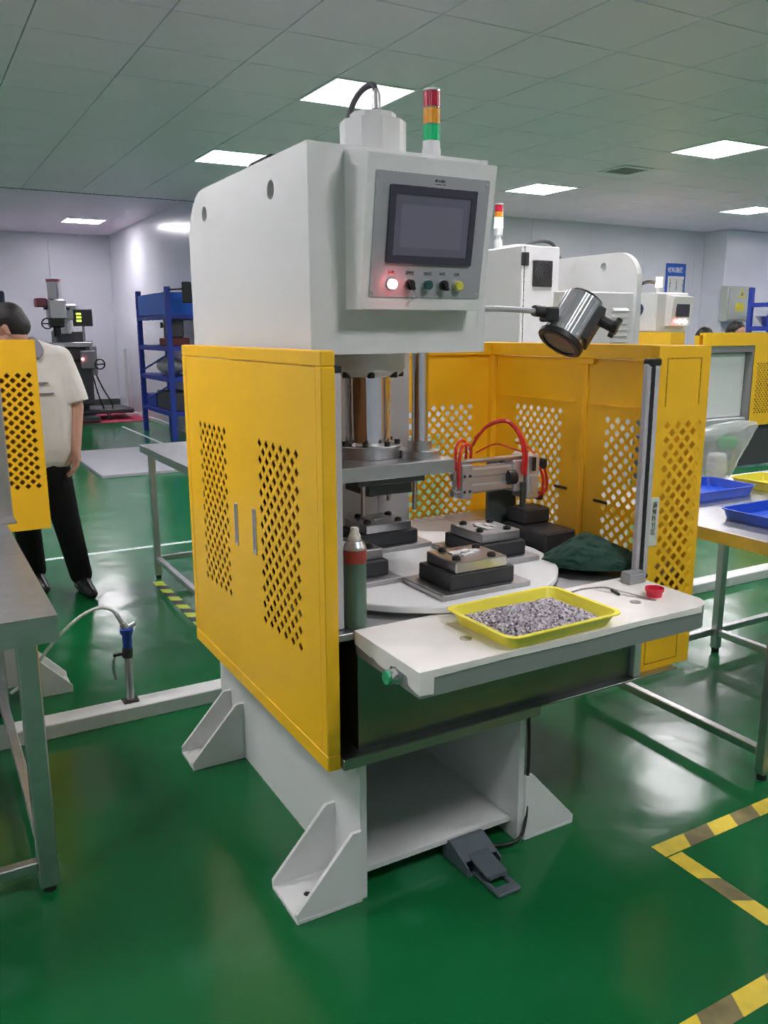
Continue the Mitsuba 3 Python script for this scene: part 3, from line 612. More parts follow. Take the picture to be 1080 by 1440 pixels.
add('housing', J(prx(Polygon([(-.07, 0), (.06, 0), (.06, .055), (.02, .062), (-.07, .028)]), .40, .405), prx(Polygon([(-.07, 0), (.06, 0), (.06, .055), (.02, .062), (-.07, .028)]), .515, .52), bx(.405, .515, -.07, .06, 0, .006), trimesh.convex.convex_hull(np.array([(x, y, z) for x in (.40, .52) for y, z in ((.06, .055), (.02, .062), (.06, .05), (.02, .057), (-.05, .036), (-.05, .032))]))), pedal_m, pd)
add('treadle', J(trimesh.convex.convex_hull(np.array([(x, y, z) for x in (.425, .495) for y, z in ((-.02, .045), (-.02, .04), (-.13, .028), (-.13, .022))])), bx(.42, .50, -.19, -.155, 0, .012, .003), bx(.42, .435, -.16, -.06, 0, .012, .003), bx(.485, .50, -.16, -.06, 0, .012, .003), bx(.43, .49, -.135, -.128, .02, .03)), pedal_m, pd)
# floor duct with the air valve
add('floor_duct', bx(-2.2, 4.6, 1.405, 1.505, 0, .06, .004), white, label='long pale steel cable duct lying on the floor behind the press', cat='cable duct')
vp = thing('air_valve', 'thin grey standpipe with blue ball valve standing on the floor duct', 'valve')
vx, vy = -.185, 1.50
vx, vy = -.188, 1.47
add('flange', bx(vx - .030, vx + .030, vy - .025, vy + .025, .06, .068), black, vp)
add('pipe', cyl((vx, vy, .068), (vx + .004, vy, .30), .016, 18), steel_d, vp, smooth=40)
add('valve_body', lathe([(0, .0), (.016, 0), (.019, .02), (.019, .055), (.026, .07), (.026, .085), (.018, .09), (0, .092)], (vx + .004, vy, .285), 18), valveblue, vp, smooth=35, label='blue valve body')
add('coupling', J(cyl((vx, vy, .25), (vx + .003, vy, .29), .021, 16), bx(vx - .055, vx - .012, vy - .006, vy + .006, .262, .272)), black, vp)
add('lever', tube([(vx - .045, vy, .268), (vx - .055, vy, .24), (vx - .056, vy, .20), (vx - .050, vy, .165)], .0055, 8), steel_d, vp)
add('fitting', J(cyl((vx + .004, vy, .37), (vx - .012, vy, .395), .014, 10), cyl((vx - .012, vy, .395), (vx - .030, vy, .435), .008, 10), cyl((vx + .008, vy, .372), (vx + .04, vy - .005, .388), .010, 10)), steel, vp)
add('tubing', tube([(vx - .030, vy, .435), (vx - .055, vy, .462), (vx - .10, vy, .473), (vx - .17, vy - .01, .452), (vx - .25, vy - .02, .395), (vx - .32, vy - .02, .32), (vx - .38, vy - .02, .24), (vx - .44, vy - .02, .20)], .0065, 10), pipe_white, vp, smooth=True, label='white air tubing')

# ------------------------------------------------------------------ steel tables
def steel_table(label, x0, x1, y0, y1, zt, sz=.12, inset=.05, sides='lrfb', w=.019, t=.045):
    k = thing('steel_table', label, 'table', 'stainless steel tables')
    add('tabletop', J(bx(x0, x1, y0, y1, zt - .004, zt, .001), bx(x0, x1, y0, y0 + .004, zt - t, zt - .004), bx(x0, x1, y1 - .004, y1, zt - t, zt - .004), bx(x0, x0 + .004, y0 + .004, y1 - .004, zt - t, zt - .004), bx(x1 - .004, x1, y0 + .004, y1 - .004, zt - t, zt - .004)), steel, k)
    for sx, x in (('l', x0 + inset), ('r', x1 - inset)):
        for sy, y in (('f', y0 + inset), ('b', y1 - inset)):
            lg_ = add('leg', bx(x - w, x + w, y - w, y + w, .02, zt - .006, .004), steel, k)
            add('foot', cyl((x, y, 0), (x, y, .021), .017, 14), black, lg_)
    xa, xb, ya, yb = x0 + inset, x1 - inset, y0 + inset, y1 - inset
    if 'l' in sides: add('stretcher', bx(xa - .016, xa + .016, ya + w, yb - w, sz - .016, sz + .016, .003), steel, k)
    if 'r' in sides: add('stretcher', bx(xb - .016, xb + .016, ya + w, yb - w, sz - .016, sz + .016, .003), steel, k)
    if 'f' in sides: add('stretcher', bx(xa + w, xb - w, ya - .016, ya + .016, sz - .016, sz + .016, .003), steel, k)
    if 'b' in sides: add('stretcher', bx(xa + w, xb - w, yb - .016, yb + .016, sz - .016, sz + .016, .003), steel, k)
    return k
steel_table('stainless steel table at the left edge, nearest the camera', -1.75, -.570, .40, 1.80, .82, .085, .075, w=.026, t=.072)
rt_ = steel_table('stainless steel table at the right edge carrying the blue trays', 1.545, 3.30, -.19, .82, .85, .10, .055, sides='lrb')
for y_ in (-.135, .745):
    lg_ = add('leg', bx(2.42, 2.458, y_ - .019, y_ + .019, .02, .844, .004), steel, rt_)
    add('foot', cyl((2.439, y_, 0), (2.439, y_, .021), .017, 14), black, lg_)
add('stretcher', bx(2.423, 2.455, -.116, .726, .084, .116, .003), steel, rt_)
steel_table('stainless steel table standing behind the yellow left guard of the main press', .365, 1.35, 1.95, 3.40, .85, .13, .055)
add('steel_sheet', J(bx(-.80, -.535, 1.70, 1.715, .8205, 1.36, .004), bx(-.80, -.535, 1.58, 1.70, .8205, .826)), steel_d, label='upright steel sheet standing on the left table in front of the yellow guard', cat='steel sheet')
open_tray('parts_tray', 'empty blue tray beside the yellow guard, the farther of two on the right table', 'tray', 2.04, .565, .8505, .38, .26, .04, tray_b, 'blue trays on the right table')
open_tray('parts_tray', 'blue tray at the right edge, nearest on the right table', 'tray', 1.895, .085, .8505, .38, .27, .04, tray_b, 'blue trays on the right table')
open_tray('parts_tray', 'yellow tray behind the plastic bag on the right table', 'tray', 2.42, .52, .8505, .24, .26, .04, tray_y)
def bag():
    k = thing('plastic_bag', 'clear plastic bag with green and white contents standing on the right table', 'bag')
    s = trimesh.creation.icosphere(5, 1.0); v = s.vertices.copy()
    d = 1 + .22 * (meshkit.fbm(v * 2.0 + 4, 3, 3) - .5)
    cre = .10 * (meshkit.noise(np.c_[np.arctan2(v[:, 1], v[:, 0]) * 3.2, v[:, 2] * 1.2, v[:, 2] * 0], 5) - .5)
    hz = np.clip((v[:, 2] + 1) / 2, 0, 1)
    w = (.070 + .085 * hz ** 1.2) * np.sqrt(np.clip(1 - np.abs(v[:, 2]) ** 6, 0.02, 1)) / np.maximum(np.sqrt(1 - np.clip(v[:, 2], -.98, .98) ** 2), .15)
    v = np.c_[v[:, 0] * w * (d + cre), v[:, 1] * .62 * w * (d + cre) * (1 - .45 * hz), hz * .27 + .035 * v[:, 0] * hz]
    s.vertices = v; s = rot(s, -28); s = mv(s, (2.33, .735, .8515)); s.vertices[:, 0] += np.clip(s.vertices[:, 2] - .95, 0, 1) * .40
    add('film', s, bag_m, k, smooth=True)
    add('contents', rot(mv(bx(-.045, .035, -.02, .02, 0, .05, .01), (2.40, .735, 1.0)), -25, (2.40, .735, 1.0)), mat('bag_green', (.03, .35, .10), .5), k, label='green packet')
    add('contents', rot(mv(bx(-.045, .04, -.02, .02, 0, .125, .012), (2.33, .735, .858)), -25, (2.33, .735, .86)), mat('bag_white', (.66, .70, .68), .5), k, label='white packet')
bag()

# ------------------------------------------------------------------ left neighbour press: wing, base and foot
LP = thing('hydraulic_press', 'neighbouring press at the left edge, only its yellow perforated guard and grey foot visible', 'machine')
gq = diamonds(-.62, -.325, .785, 1.325)
lw = add('front_wing', J(pry(sbox(-.95, .565, -.285, 1.494).difference(gq), 2.60, 2.603), bx(-.288, -.285, 2.603, 2.66, .565, 1.494), bx(-.95, -.288, 2.603, 2.66, 1.491, 1.494), bx(-.95, -.288, 2.603, 2.66, .565, .568),
                         pry(sbox(-.94, 1.44, -.33, 1.443), 2.598, 2.60)), yellow, LP, label='yellow perforated front guard')
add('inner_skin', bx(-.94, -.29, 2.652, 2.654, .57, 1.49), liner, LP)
add('bed_plate', bx(-1.5, -.62, 2.0, 2.85, .53, .563, .003), white, LP); add('guard_bar', bx(-1.2, -.30, 2.62, 2.66, .57, .60), yellow, LP)
add('base', J(bx(-1.09, -1.07, 1.82, 2.85, 0, .53), bx(-.555, -.535, 1.82, 2.85, 0, .53), bx(-1.07, -.555, 1.85, 1.87, .06, .53)), white, LP)
k = add('foot_bracket', bx(-.535, -.355, 1.82, 1.995, 0, .014, .002), white, LP)
tri = Polygon([(-.535, .014), (-.355, .014), (-.355, .03), (-.51, .20), (-.535, .20)])
add('gusset', pry(tri, 1.82, 1.832), white, k); add('gusset', pry(tri, 1.983, 1.995), white, k)
add('column', bx(-1.50, -1.10, 2.2, 2.85, 0, 2.0, .01), white, LP)

# ------------------------------------------------------------------ second press behind, right
SP = thing('hydraulic_press', 'second white press behind the yellow guard, with black fan grille and louvred cover', 'machine')
a_ = np.linspace(0, PI / 2, 8)
pp = Polygon([(2.9, 0), (2.9, 1.93), (1.60, 1.93)] + [(1.60 - .15 * math.sin(t), 1.78 + .15 * math.cos(t)) for t in a_][1:] + [(1.45, .08), (1.52, .08), (1.52, 0)])
pp = pp.difference(Point(1.70, 1.862).buffer(.022, quad_segs=8))
add('c_frame', J(prx(pp, 2.50, 2.535)), white, SP)
eb = add('electric_box', bx(2.22, 2.498, 2.05, 2.46, 1.25, 1.995, .006), white2, SP)
add('door_gap', bx(2.238, 2.241, 2.0485, 2.0505, 1.26, 1.99), black, eb)
add('hinge', J(bx(2.216, 2.266, 2.041, 2.05, 1.885, 1.955, .002), cyl((2.240, 2.041, 1.885), (2.240, 2.041, 1.955), .008, 10)), black, eb)
fg = add('fan_grille', bx(2.298, 2.438, 2.038, 2.05, 1.772, 1.915, .004), black, eb, label='square black fan grille')
add('grille_ring', J([lathe([(r, 0), (r + .003, 0), (r + .003, .004), (r, .004)], (2.368, 2.038, 1.843), 24, (0, -1, 0)) for r in (.015, .030, .045, .058)]), darkitem, fg)
lv = add('louvre_cover', bx(1.955, 2.455, 1.42, 1.47, .9, 1.717, .006), white2, SP)
for i in range(7):
    z = 1.632 - i * .031
    add('louvre', trimesh.convex.convex_hull(np.array([(x, y, zz) for x in (2.305, 2.412) for y, zz in ((1.42, z - .008), (1.42, z + .008), (1.404, z - .008))])), white, lv)
st = add('signal_tower', J(cyl((2.20 + .08, 2.35, 1.995), (2.28, 2.35, 2.05), .024, 18), cyl((2.28, 2.35, 2.05), (2.28, 2.35, 2.075), .016, 14)), white2, SP)
add('lens', cyl((2.28, 2.35, 2.115), (2.28, 2.35, 2.175), .026, 24), white2, st, label='lit green-white lens', emit={'type': 'area', 'radiance': rgb((3.2, 4.2, 3.6))})
add('tower_body', cyl((2.28, 2.35, 2.075), (2.28, 2.35, 2.115), .026, 24), white2, st)
add('lens', cyl((2.28, 2.35, 2.176), (2.28, 2.35, 2.206), .026, 24), lens_y, st, label='amber lens'); add('lens', cyl((2.28, 2.35, 2.207), (2.28, 2.35, 2.245), .024, 24), lens_r, st, label='red lens'); add('cap', cyl((2.28, 2.35, 2.245), (2.28, 2.35, 2.252), .026, 24), white2, st)
add('cable', tube([(2.42, 2.30, 1.998), (2.45, 2.27, 2.03), (2.52, 2.25, 2.045), (2.60, 2.24, 2.03), (2.66, 2.24, 1.95)], .010, 8), darkitem, SP)
add('top_plate', bx(2.33, 2.43, 2.22, 2.40, 1.995, 2.02, .004), white2, SP)
add('base', bx(2.20, 2.499, 2.0, 2.8, 0, 1.2, .01), white, SP)

# ------------------------------------------------------------------ third press, far right
TP = thing('hydraulic_press', 'small distant white press with lit screen buttons and glowing beacon, far right by the cabinet', 'machine')
ox, oy = 8.10, 6.4
add('head', J(bx(ox - .12, ox + .50, oy, oy + 1.0, 1.50, 2.02, .02), bx(ox - .12, ox + .50, oy + .5, oy + 1.0, 0, 1.5)), white, TP)
add('bed', bx(ox - .15, ox + .9, oy - .2, oy + 1.0, .3, .75, .01), white, TP)
cb3 = add('control_box', prx(Polygon([(oy, 1.58), (oy - .09, 1.58), (oy - .15, 1.96), (oy, 1.99)]), ox + .06, ox + .45), white2, TP)
add('screen', rot(bx(ox + .13, ox + .38, oy - .135, oy - .128, 1.70, 1.90), 0), bezel_m, cb3)
for i, (x, c_) in enumerate(((.12, (9, 1.2, 1.2)), (.22, (6, 5, 4)), (.31, (4, 4, 3.6)))):
    add('lamp', cyl((ox + .03 + x, oy - .115, 1.635), (ox + .03 + x, oy - .13, 1.635), .018, 14), red if i == 0 else white2, cb3, emit={'type': 'area', 'radiance': rgb(c_)})
add('emblem', cyl((ox - .121, oy + .30, 1.80), (ox - .126, oy + .30, 1.80), .085, 24), mat('emblem', (.03, .04, .10), .4), TP, label='round dark blue emblem')
bt = add('beacon', cyl((ox + .02, oy + .1, 2.02), (ox + .02, oy + .1, 2.09), .04, 16), white2, TP)
add('lens', cyl((ox + .02, oy + .1, 2.09), (ox + .02, oy + .1, 2.22), .045, 18), lens_y, bt, emit={'type': 'area', 'radiance': rgb((7.5, 5.0, 3.2))})
add('hose', tube([(ox - .12, oy + .5, 2.0), (ox - .05, oy + .4, 2.12), (ox + .02, oy + .3, 2.17), (ox + .1, oy + .2, 2.15)], .022, 8), darkitem, TP)
add('guard', J(bx(ox - .28, ox - .25, oy - .4, oy + .9, .4, 1.50), bx(ox - .28, ox - .02, oy - .43, oy - .40, .4, 1.50), bx(ox + .42, ox + .9, oy - .43, oy - .40, .4, 1.49)), yellow, TP)

# ------------------------------------------------------------------ yellow press guard at the right edge
RG = thing('press_guard', 'yellow perforated press guard at the right edge with a pale panel in its opening', 'press guard')
yg = 4.3
fr = sbox(6.44, .48, 8.3, 1.498).difference(sbox(6.58, .44, 7.285, 1.36)).difference(diamonds(7.36, 7.85, .62, 1.16, .05, .015))
add('panel', J(pry(fr, yg, yg + .004), bx(6.44, 8.3, yg + .004, yg + .05, 1.47, 1.498), pry(sbox(6.6, 1.425, 7.0, 1.43), yg - .002, yg)), yellow, RG)
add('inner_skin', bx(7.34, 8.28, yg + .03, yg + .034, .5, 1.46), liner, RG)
add('opening_frame', J(bx(6.56, 7.33, yg + .01, yg + .18, 1.29, 1.375), bx(7.26, 7.33, yg + .01, yg + .18, .44, 1.29)), mat('frame_grey', (.20, .20, .20), .5), RG)
add('inner_panel', bx(6.56, 7.255, yg + .09, yg + .12, .58, 1.285, .01), white2, RG, label='pale inner panel')
add('inner_sill', bx(6.56, 7.255, yg + .02, yg + .12, .40, .575, .01), plategrey, RG)
add('skirt', bx(5.3, 8.3, yg + .06, yg + .10, .02, .47, .005), darkitem, RG)
add('support', J(bx(6.44, 6.5, yg + .05, yg + .11, 0, 1.47), bx(8.2, 8.28, yg + .05, yg + .11, 0, 1.47)), yellow, RG)

# ------------------------------------------------------------------ far things
def rack(name, label, x0, x1, y0, y1, H, levels, label2='racks'):
    k = thing(name, label, 'rack')
    w = .035
    for x in (x0, x1 - 2 * w):
        for y in (y0, y1 - 2 * w):
            add('post', bx(x, x + 2 * w, y, y + 2 * w, 0, H, .004), rackblue, k)
    for z in levels:
        add('shelf', J(bx(x0 + w, x1 - w, y0 + .01, y1 - .01, z - .01, z, 0), bx(x0 + .005, x0 + .035, y0 + 2 * w, y1 - 2 * w, z - .07, z - .01), bx(x1 - .035, x1 - .005, y0 + 2 * w, y1 - 2 * w, z - .07, z - .01), bx(x0 + 2 * w, x1 - 2 * w, y0 + .005, y0 + .035, z - .06, z - .01)), rackblue, k)
    for a, b in ((levels[0], levels[1]), (levels[1], levels[2])):
        add('brace', J(cyl((x0 + w, y0 + .08, b - .1), (x0 + w, y1 - .08, a + .05), .014, 8)), rackblue, k)
    return k
RX0, RX1, RY0, RY1 = 2.36, 2.84, 9.9, 11.6
rack('storage_rack', 'tall blue storage rack against the pale side wall, left of the main press', RX0, RX1, RY0, RY1, 2.13, [.42, .90, 1.33, 1.76])
def item(name, label, cat, m, mesh, smooth=False, group=None): return add(name, mesh, m, label=label, cat=cat, smooth=smooth, group=group)
item('storage_bin', 'long bright blue bin on the top shelf of the blue rack', 'bin', binblue, J(bx(RX0 + .01, RX0 + .025, RY0 + .1, RY1 - .1, 1.761, 2.06), bx(RX1 - .08, RX1 - .065, RY0 + .1, RY1 - .1, 1.761, 2.06), bx(RX0 + .025, RX1 - .08, RY0 + .1, RY0 + .115, 1.761, 2.06), bx(RX0 + .025, RX1 - .08, RY1 - .115, RY1 - .1, 1.761, 2.06), bx(RX0 + .025, RX1 - .08, RY0 + .115, RY1 - .115, 1.761, 1.775)))
def sack():
    s = trimesh.creation.icosphere(3, 1.0); v = s.vertices; d = 1 + .35 * (meshkit.fbm(v * 2 + 1, 3, 9) - .5); v = v * d[:, None] * np.array([.17, .42, .13]); v[:, 2] -= v[:, 2].min(); s.vertices = v; return mv(s, (RX0 + .2, 10.55, .901))
item('sack', 'grey sack on the middle shelf of the blue rack', 'sack', greyitem, sack(), True)
item('storage_box', 'dark box on the lower shelf of the blue rack', 'box', darkitem, bx(RX0 + .04, RX0 + .35, 10.0, 10.8, .421, .68, .01))
item('storage_bin', 'dark blue bin low in the blue rack', 'bin', rackblue, bx(RX0 + .03, RX0 + .38, 10.85, 11.4, .421, .60, .01))
item('storage_box', 'dark red box on the third shelf of the blue rack', 'box', mat('box_red', (.16, .03, .035), .6), bx(RX0 + .04, RX0 + .34, 10.0, 10.5, 1.331, 1.44, .01))
item('machine_part', 'dark machine part standing on the red box in the blue rack', 'machine part', darkitem, J(bx(RX0 + .08, RX0 + .28, 10.05, 10.4, 1.441, 1.74, .02), cyl((RX0 + .14, 10.4, 1.58), (RX0 + .14, 10.7, 1.62), .015, 8), cyl((RX0 + .14, 10.7, 1.58), (RX0 + .14, 10.7, 1.66), .02, 8)))
item('wall_box', 'black box on a bracket beside the top of the blue rack', 'black box', black, J(bx(2.46, 2.58, 9.40, 9.46, 1.90, 2.17, .01), cyl((2.46, 9.44, 2.08), (2.42, 9.9, 2.09), .012, 8)))
item('white_post', 'thin white pipe standing upright in the far corner', 'pipe', pipe_white, J(cyl((2.72, 14.2, .009), (2.72, 14.2, 1.22), .03, 12), cyl((2.72, 14.2, .009), (2.72, 14.2, .03), .10, 16)), 35)
item('floor_mat', 'flat grey board lying on the green floor behind the worker', 'mat', matgrey, J(bx(.86, 1.95, 7.3, 9.4, 0, .035, .004)))
item('red_mat', 'red mat on the floor before the milling machine', 'mat', matred, bx(1.30, 2.83, 13.0, 14.9, 0, .008))
def mill():
    k = thing('milling_machine', 'dark vertical milling machine with small green readout, against the far wall', 'machine')
    x, y = 1.45, 13.6
    add('column', J(bx(x + .02, x + .48, y, y + .55, .009, 1.55, .02), bx(x - .12, x + .55, y - .55, y + .6, .009, .12, .02)), darkitem, k)
    add('knee', J(bx(x - .03, x + .50, y - .42, y, .30, 1.05, .03), bx(x + .0, x + .42, y - .40, y - .05, 1.05, 1.27, .02)), darkitem, k)
    add('worktable', J(bx(x - .30, x + .50, y - .48, y - .18, 1.28, 1.36, .008), bx(x - .33, x - .28, y - .45, y - .2, 1.24, 1.38), bx(x + .47, x + .52, y - .45, y - .2, 1.24, 1.38)), steel_d, k)
    add('ram', J(bx(x - .02, x + .30, y - .6, y + .5, 1.72, 1.98, .03), cyl((x + .15, y + .1, 1.5), (x + .15, y + .1, 1.72), .16, 20)), white2, k)
    add('head', J(bx(x - .18, x + .10, y - .75, y - .45, 1.72, 2.05, .03), cyl((x - .05, y - .6, 2.05), (x - .05, y - .6, 2.32), .10, 18), cyl((x - .05, y - .6, 1.92), (x - .05, y - .6, 2.05), .10, 16)), steel_d, k)
    add('quill', J(cyl((x - .05, y - .6, 1.45), (x - .05, y - .6, 1.72), .06, 16), bx(x - .16, x + .06, y - .72, y - .47, 1.60, 1.74, .02), bx(x - .22, x + .16, y - .70, y - .5, 1.88, 1.93, .01)), black, k)
    add('motor', J(cyl((x - .05, y - .6, 2.32), (x - .05, y - .6, 2.36), .11, 18), bx(x - .36, x - .18, y - .72, y - .5, 1.92, 2.06, .02)), mat('mill_red', (.30, .08, .10), .5), k)
    for q, (a, b) in enumerate(((-.22, 1.66), (.55, 1.0))):
        add('handwheel', J(lathe([(.07, -.01), (.09, -.01), (.09, .01), (.07, .01)], (x + a, y - .78, b), 18, (0, 1, 0)), bx(x + a - .075, x + a + .075, y - .785, y - .775, b - .01, b + .01)), black, k)
    x -= .20
    ro = add('readout', bx(x + .42, x + .72, y - .62, y - .52, 1.62, 1.90, .012), darkitem, k)
    add('digits', J([bx(x + .46, x + .54, y - .624, y - .6205, z, z + .035) for z in (1.80, 1.745, 1.69)]), mat('digit', (.2, .5, .05), .5), ro, label='glowing green digits', emit={'type': 'area', 'radiance': rgb((.55, .9, .06))})
    add('pendant', J(cyl((x + .62, y - .3, 1.2), (x + .62, y - .3, 1.62), .02, 10), bx(x + .50, x + .75, y - .5, y - .4, .92, 1.22, .015), bx(x + .55, x + .8, y - .35, y - .1, .80, 1.30, .02)), greyitem, k)
    add('pendant_lamp', cyl((x + .53, y - .5, 1.08), (x + .53, y - .52, 1.08), .022, 12), red, k, emit={'type': 'area', 'radiance': rgb((8, 1.5, 1.5))})
    add('cable', J(tube([(x + .72, y - .2, .85), (x + .80, y - .15, .5), (x + .9, y - .1, .2), (x + 1.0, y - .1, .02)], .012, 6), tube([(x + .75, y - .2, .9), (x + .9, y - .15, .55), (x + 1.05, y - .1, .25), (x + .95, y - .1, .02)], .012, 6)), black, k)
    x += .20
    add('chip_tray', bx(x - .5, x + 1.2, y - .2, y + .7, .12, .2, .02), darkitem, k)
mill()
bn = thing('work_bench', 'small grey steel bench standing before the milling machine behind the worker', 'bench')
add('top', bx(.78, 1.36, 12.1, 12.6, 1.28, 1.33, .01), steel_d, bn)
for x in (.82, 1.32):
    for y in (12.14, 12.56): add('leg', bx(x - .025, x + .025, y - .025, y + .025, 0, 1.28), steel_d, bn)
item('blue_cabinet', 'dark blue locker far behind the worker at the left edge', 'cabinet', mat('locker', (.03, .035, .09), .5), bx(-.2, .62, 12.6, 13.1, 0, 2.15, .02))

# things on the back wall, right
ec = thing('electrical_cabinet', 'grey electrical cabinet with yellow warning triangle on the pillar', 'cabinet')
add('body', bx(11.37, 12.02, 7.98, 8.14, 1.66, 2.25, .012), cabinet_m, ec)
add('door', bx(11.40, 11.99, 7.965, 7.98, 1.69, 2.22, .006), cabinet_m, ec)
add('warning_sign', pry(Polygon([(11.60, 2.06), (11.80, 2.06), (11.70, 2.20)]).difference(Polygon([(11.64, 2.085), (11.76, 2.085), (11.70, 2.165)])), 7.960, 7.965), warn_y, ec, label='yellow warning triangle')
add('warning_bolt', pry(Polygon([(11.69, 2.15), (11.71, 2.12), (11.70, 2.12), (11.71, 2.09), (11.69, 2.12), (11.70, 2.12)]), 7.960, 7.965), ink, ec)
add('notice', bx(11.56, 11.78, 7.962, 7.965, 1.83, 1.97), warn_y, ec, label='yellow notice strip')
add('lock', cyl((11.90, 7.965, 1.98), (11.90, 7.95, 1.98), .02, 12), black, ec)
sg = thing('wall_sign', 'tall blue and white notice sign on the back wall', 'sign')
add('board', bx(10.55, 11.02, 8.60, 8.618, 1.85, 2.63, .004), sign_b, sg)
add('sheet', bx(10.59, 10.98, 8.596, 8.60, 1.88, 2.42), white2, sg)
add('heading', face_y(glyph_row('acbe', .085, 1.12), (10.58, 8.600, 2.48)), white2, sg)
add('text_lines', J([face_y(glyph_row('adcbe', .032, 1.25, True), (10.63 + i * .16, 8.596, 2.34)) for i in range(3)] + [face_y(glyph_row('ebdca', .032, 1.25, True), (10.63 + i * .16, 8.596, 2.12)) for i in range(3)]), ink, sg)
rack('storage_rack', 'blue rack at the right edge beside the pillar', 11.15 + .05, 13.4, 7.0, 7.45, 2.19, [.5, 1.1, 1.58, 1.95])
item('steel_bowl', 'shiny steel bowl on the blue rack at the right edge', 'bowl', steel, lathe([(0, 0), (.20, 0), (.33, .16), (.32, .16), (.19, .012), (0, .012)], (11.62, 6.95 + .25, 1.581), 28), 35)
item('storage_bin', 'dark blue bin on the right-hand rack near the photo edge', 'bin', rackblue, bx(12.0, 12.5, 7.03, 7.40, 1.581, 1.80, .01))
cv = thing('ceiling_vent', 'grey square air diffuser in the ceiling right of the main press', 'vent')
add('frame', J(bx(5.80, 6.22, 4.90, 5.30, ZC - .012, ZC - .001).difference(bx(5.84, 6.18, 4.94, 5.26, ZC - .02, ZC + .01)) if False else J(bx(5.80, 6.22, 4.90, 4.94, ZC - .012, ZC - .001), bx(5.80, 6.22, 5.26, 5.30, ZC - .012, ZC - .001), bx(5.80, 5.84, 4.94, 5.26, ZC - .012, ZC - .001), bx(6.18, 6.22, 4.94, 5.26, ZC - .012, ZC - .001))), white2, cv)
add('core', bx(5.84, 6.18, 4.94, 5.26, ZC - .004, ZC - .001), darkitem, cv)
for i in range(5): add('slat', rot(bx(5.84, 6.18, 4.96 + i * .062, 4.99 + i * .062, ZC - .010, ZC - .006), 0), greyitem, cv)

# ------------------------------------------------------------------ floor markings
def stripes(label, p, d, L, w, seg_, mA, mB, cat='floor tape'):
    k = thing('hazard_tape', label, cat); d = np.array(d, float); n = np.array([-d[1], d[0]])
    m_ = int(round(L / seg_)); s = L / m_
    for i in range(m_):
        a, b = i * s, (i + 1) * s; sk_ = w * .55
        q = [np.array(p) + d * (a + sk_ * (0 if i else 0)) , np.array(p) + d * b, np.array(p) + d * (b + (sk_ if i < m_ - 1 else 0)) + n * w, np.array(p) + d * (a + (sk_ if i else 0)) + n * w]
        add('stripe', prz(Polygon(q), .0006, .0016), mA if i % 2 == 0 else mB, k)
stripes('worn yellow-black floor tape running right from its corner, toward the right table', (.965, -.285), (1, 0), 1.5, .058, .11, tape_y, tape_k)
stripes('worn yellow-black floor tape running from the tape corner toward the camera', (.967, -.29), (0, -1), .44, .058, .105, tape_y, tape_k)
stripes('worn yellow-black floor tape in the bottom right corner of the photo', (.42, -.79), (1, 0), 1.9, .06, .12, tape_y, tape_k)
stripes('green-yellow and black striped tape under the table behind the left guard', (.36, 3.27), (0, -1), 1.5, .06, .085, tape_g, tape_b)
add('floor_line', prz(sbox(-1.5, 4.145, 1.9, 4.195), .0005, .0012), linewhite, label='white line painted across the floor behind the worker', cat='floor line')
add('floor_line', prz(sbox(2.16, 8.8, 2.21, 12.3), .0005, .0012), linewhite, label='white line painted along the floor beside the blue rack', cat='floor line')

# ------------------------------------------------------------------ people
def S(p, r): return m3.Manifold.sphere(r, 20).translate([float(x) for x in p])
def bone(a, ra, b, rb): return m3.Manifold.batch_hull([S(a, ra), S(b, rb)])
def hullp(*pr): return m3.Manifold.batch_hull([S(p, r) for p, r in pr])
def blend(parts, step=.014, it=10):
    m = parts[0]
    for q in parts[1:]: m = m + q
    m = m.refine_to_length(step); me = m.to_mesh()
    t = trimesh.Trimesh(me.vert_properties[:, :3], me.tri_verts, process=False); t.merge_vertices(1e-5) if False else None
    t = trimesh.Trimesh(t.vertices, t.faces, process=True)
    trimesh.smoothing.filter_taubin(t, .5, .53, it); return t
def hand_parts(w, d, side, palm_n, k=1.0):
    # wrist point w, direction d (to the finger tips), palm normal palm_n, side = +1 thumb towards cross
    d = np.array(d, float); d /= np.linalg.norm(d); n = np.array(palm_n, float); n -= d * (n @ d); n /= np.linalg.norm(n); s = np.cross(d, n) * side
    w = np.array(w, float); out = [hullp((w, .024), (w + d * .03 + s * .018, .017), (w + d * .03 - s * .018, .017), (w + d * .085 + s * .030, .0125), (w + d * .085 - s * .030, .0125))]
    for o, L in ((.029, .070), (.010, .082), (-.010, .076), (-.029, .058)):
        a = w + d * .088 + s * o; b = a + d * L * .45 + n * .006; c = b + d * L * .32 + n * .016; e = c + d * L * .22 + n * .018
        out += [bone(a - d * .02, .0098, b, .0092), bone(b, .0092, c, .0085), bone(c, .0085, e, .0075)]
    a = w + d * .030 + s * .024; b = a + d * .035 + s * .020 + n * .012; c = b + d * .030 + s * .004 + n * .012
    out += [bone(a, .013, b, .0105), bone(b, .0105, c, .0085)]
    return out
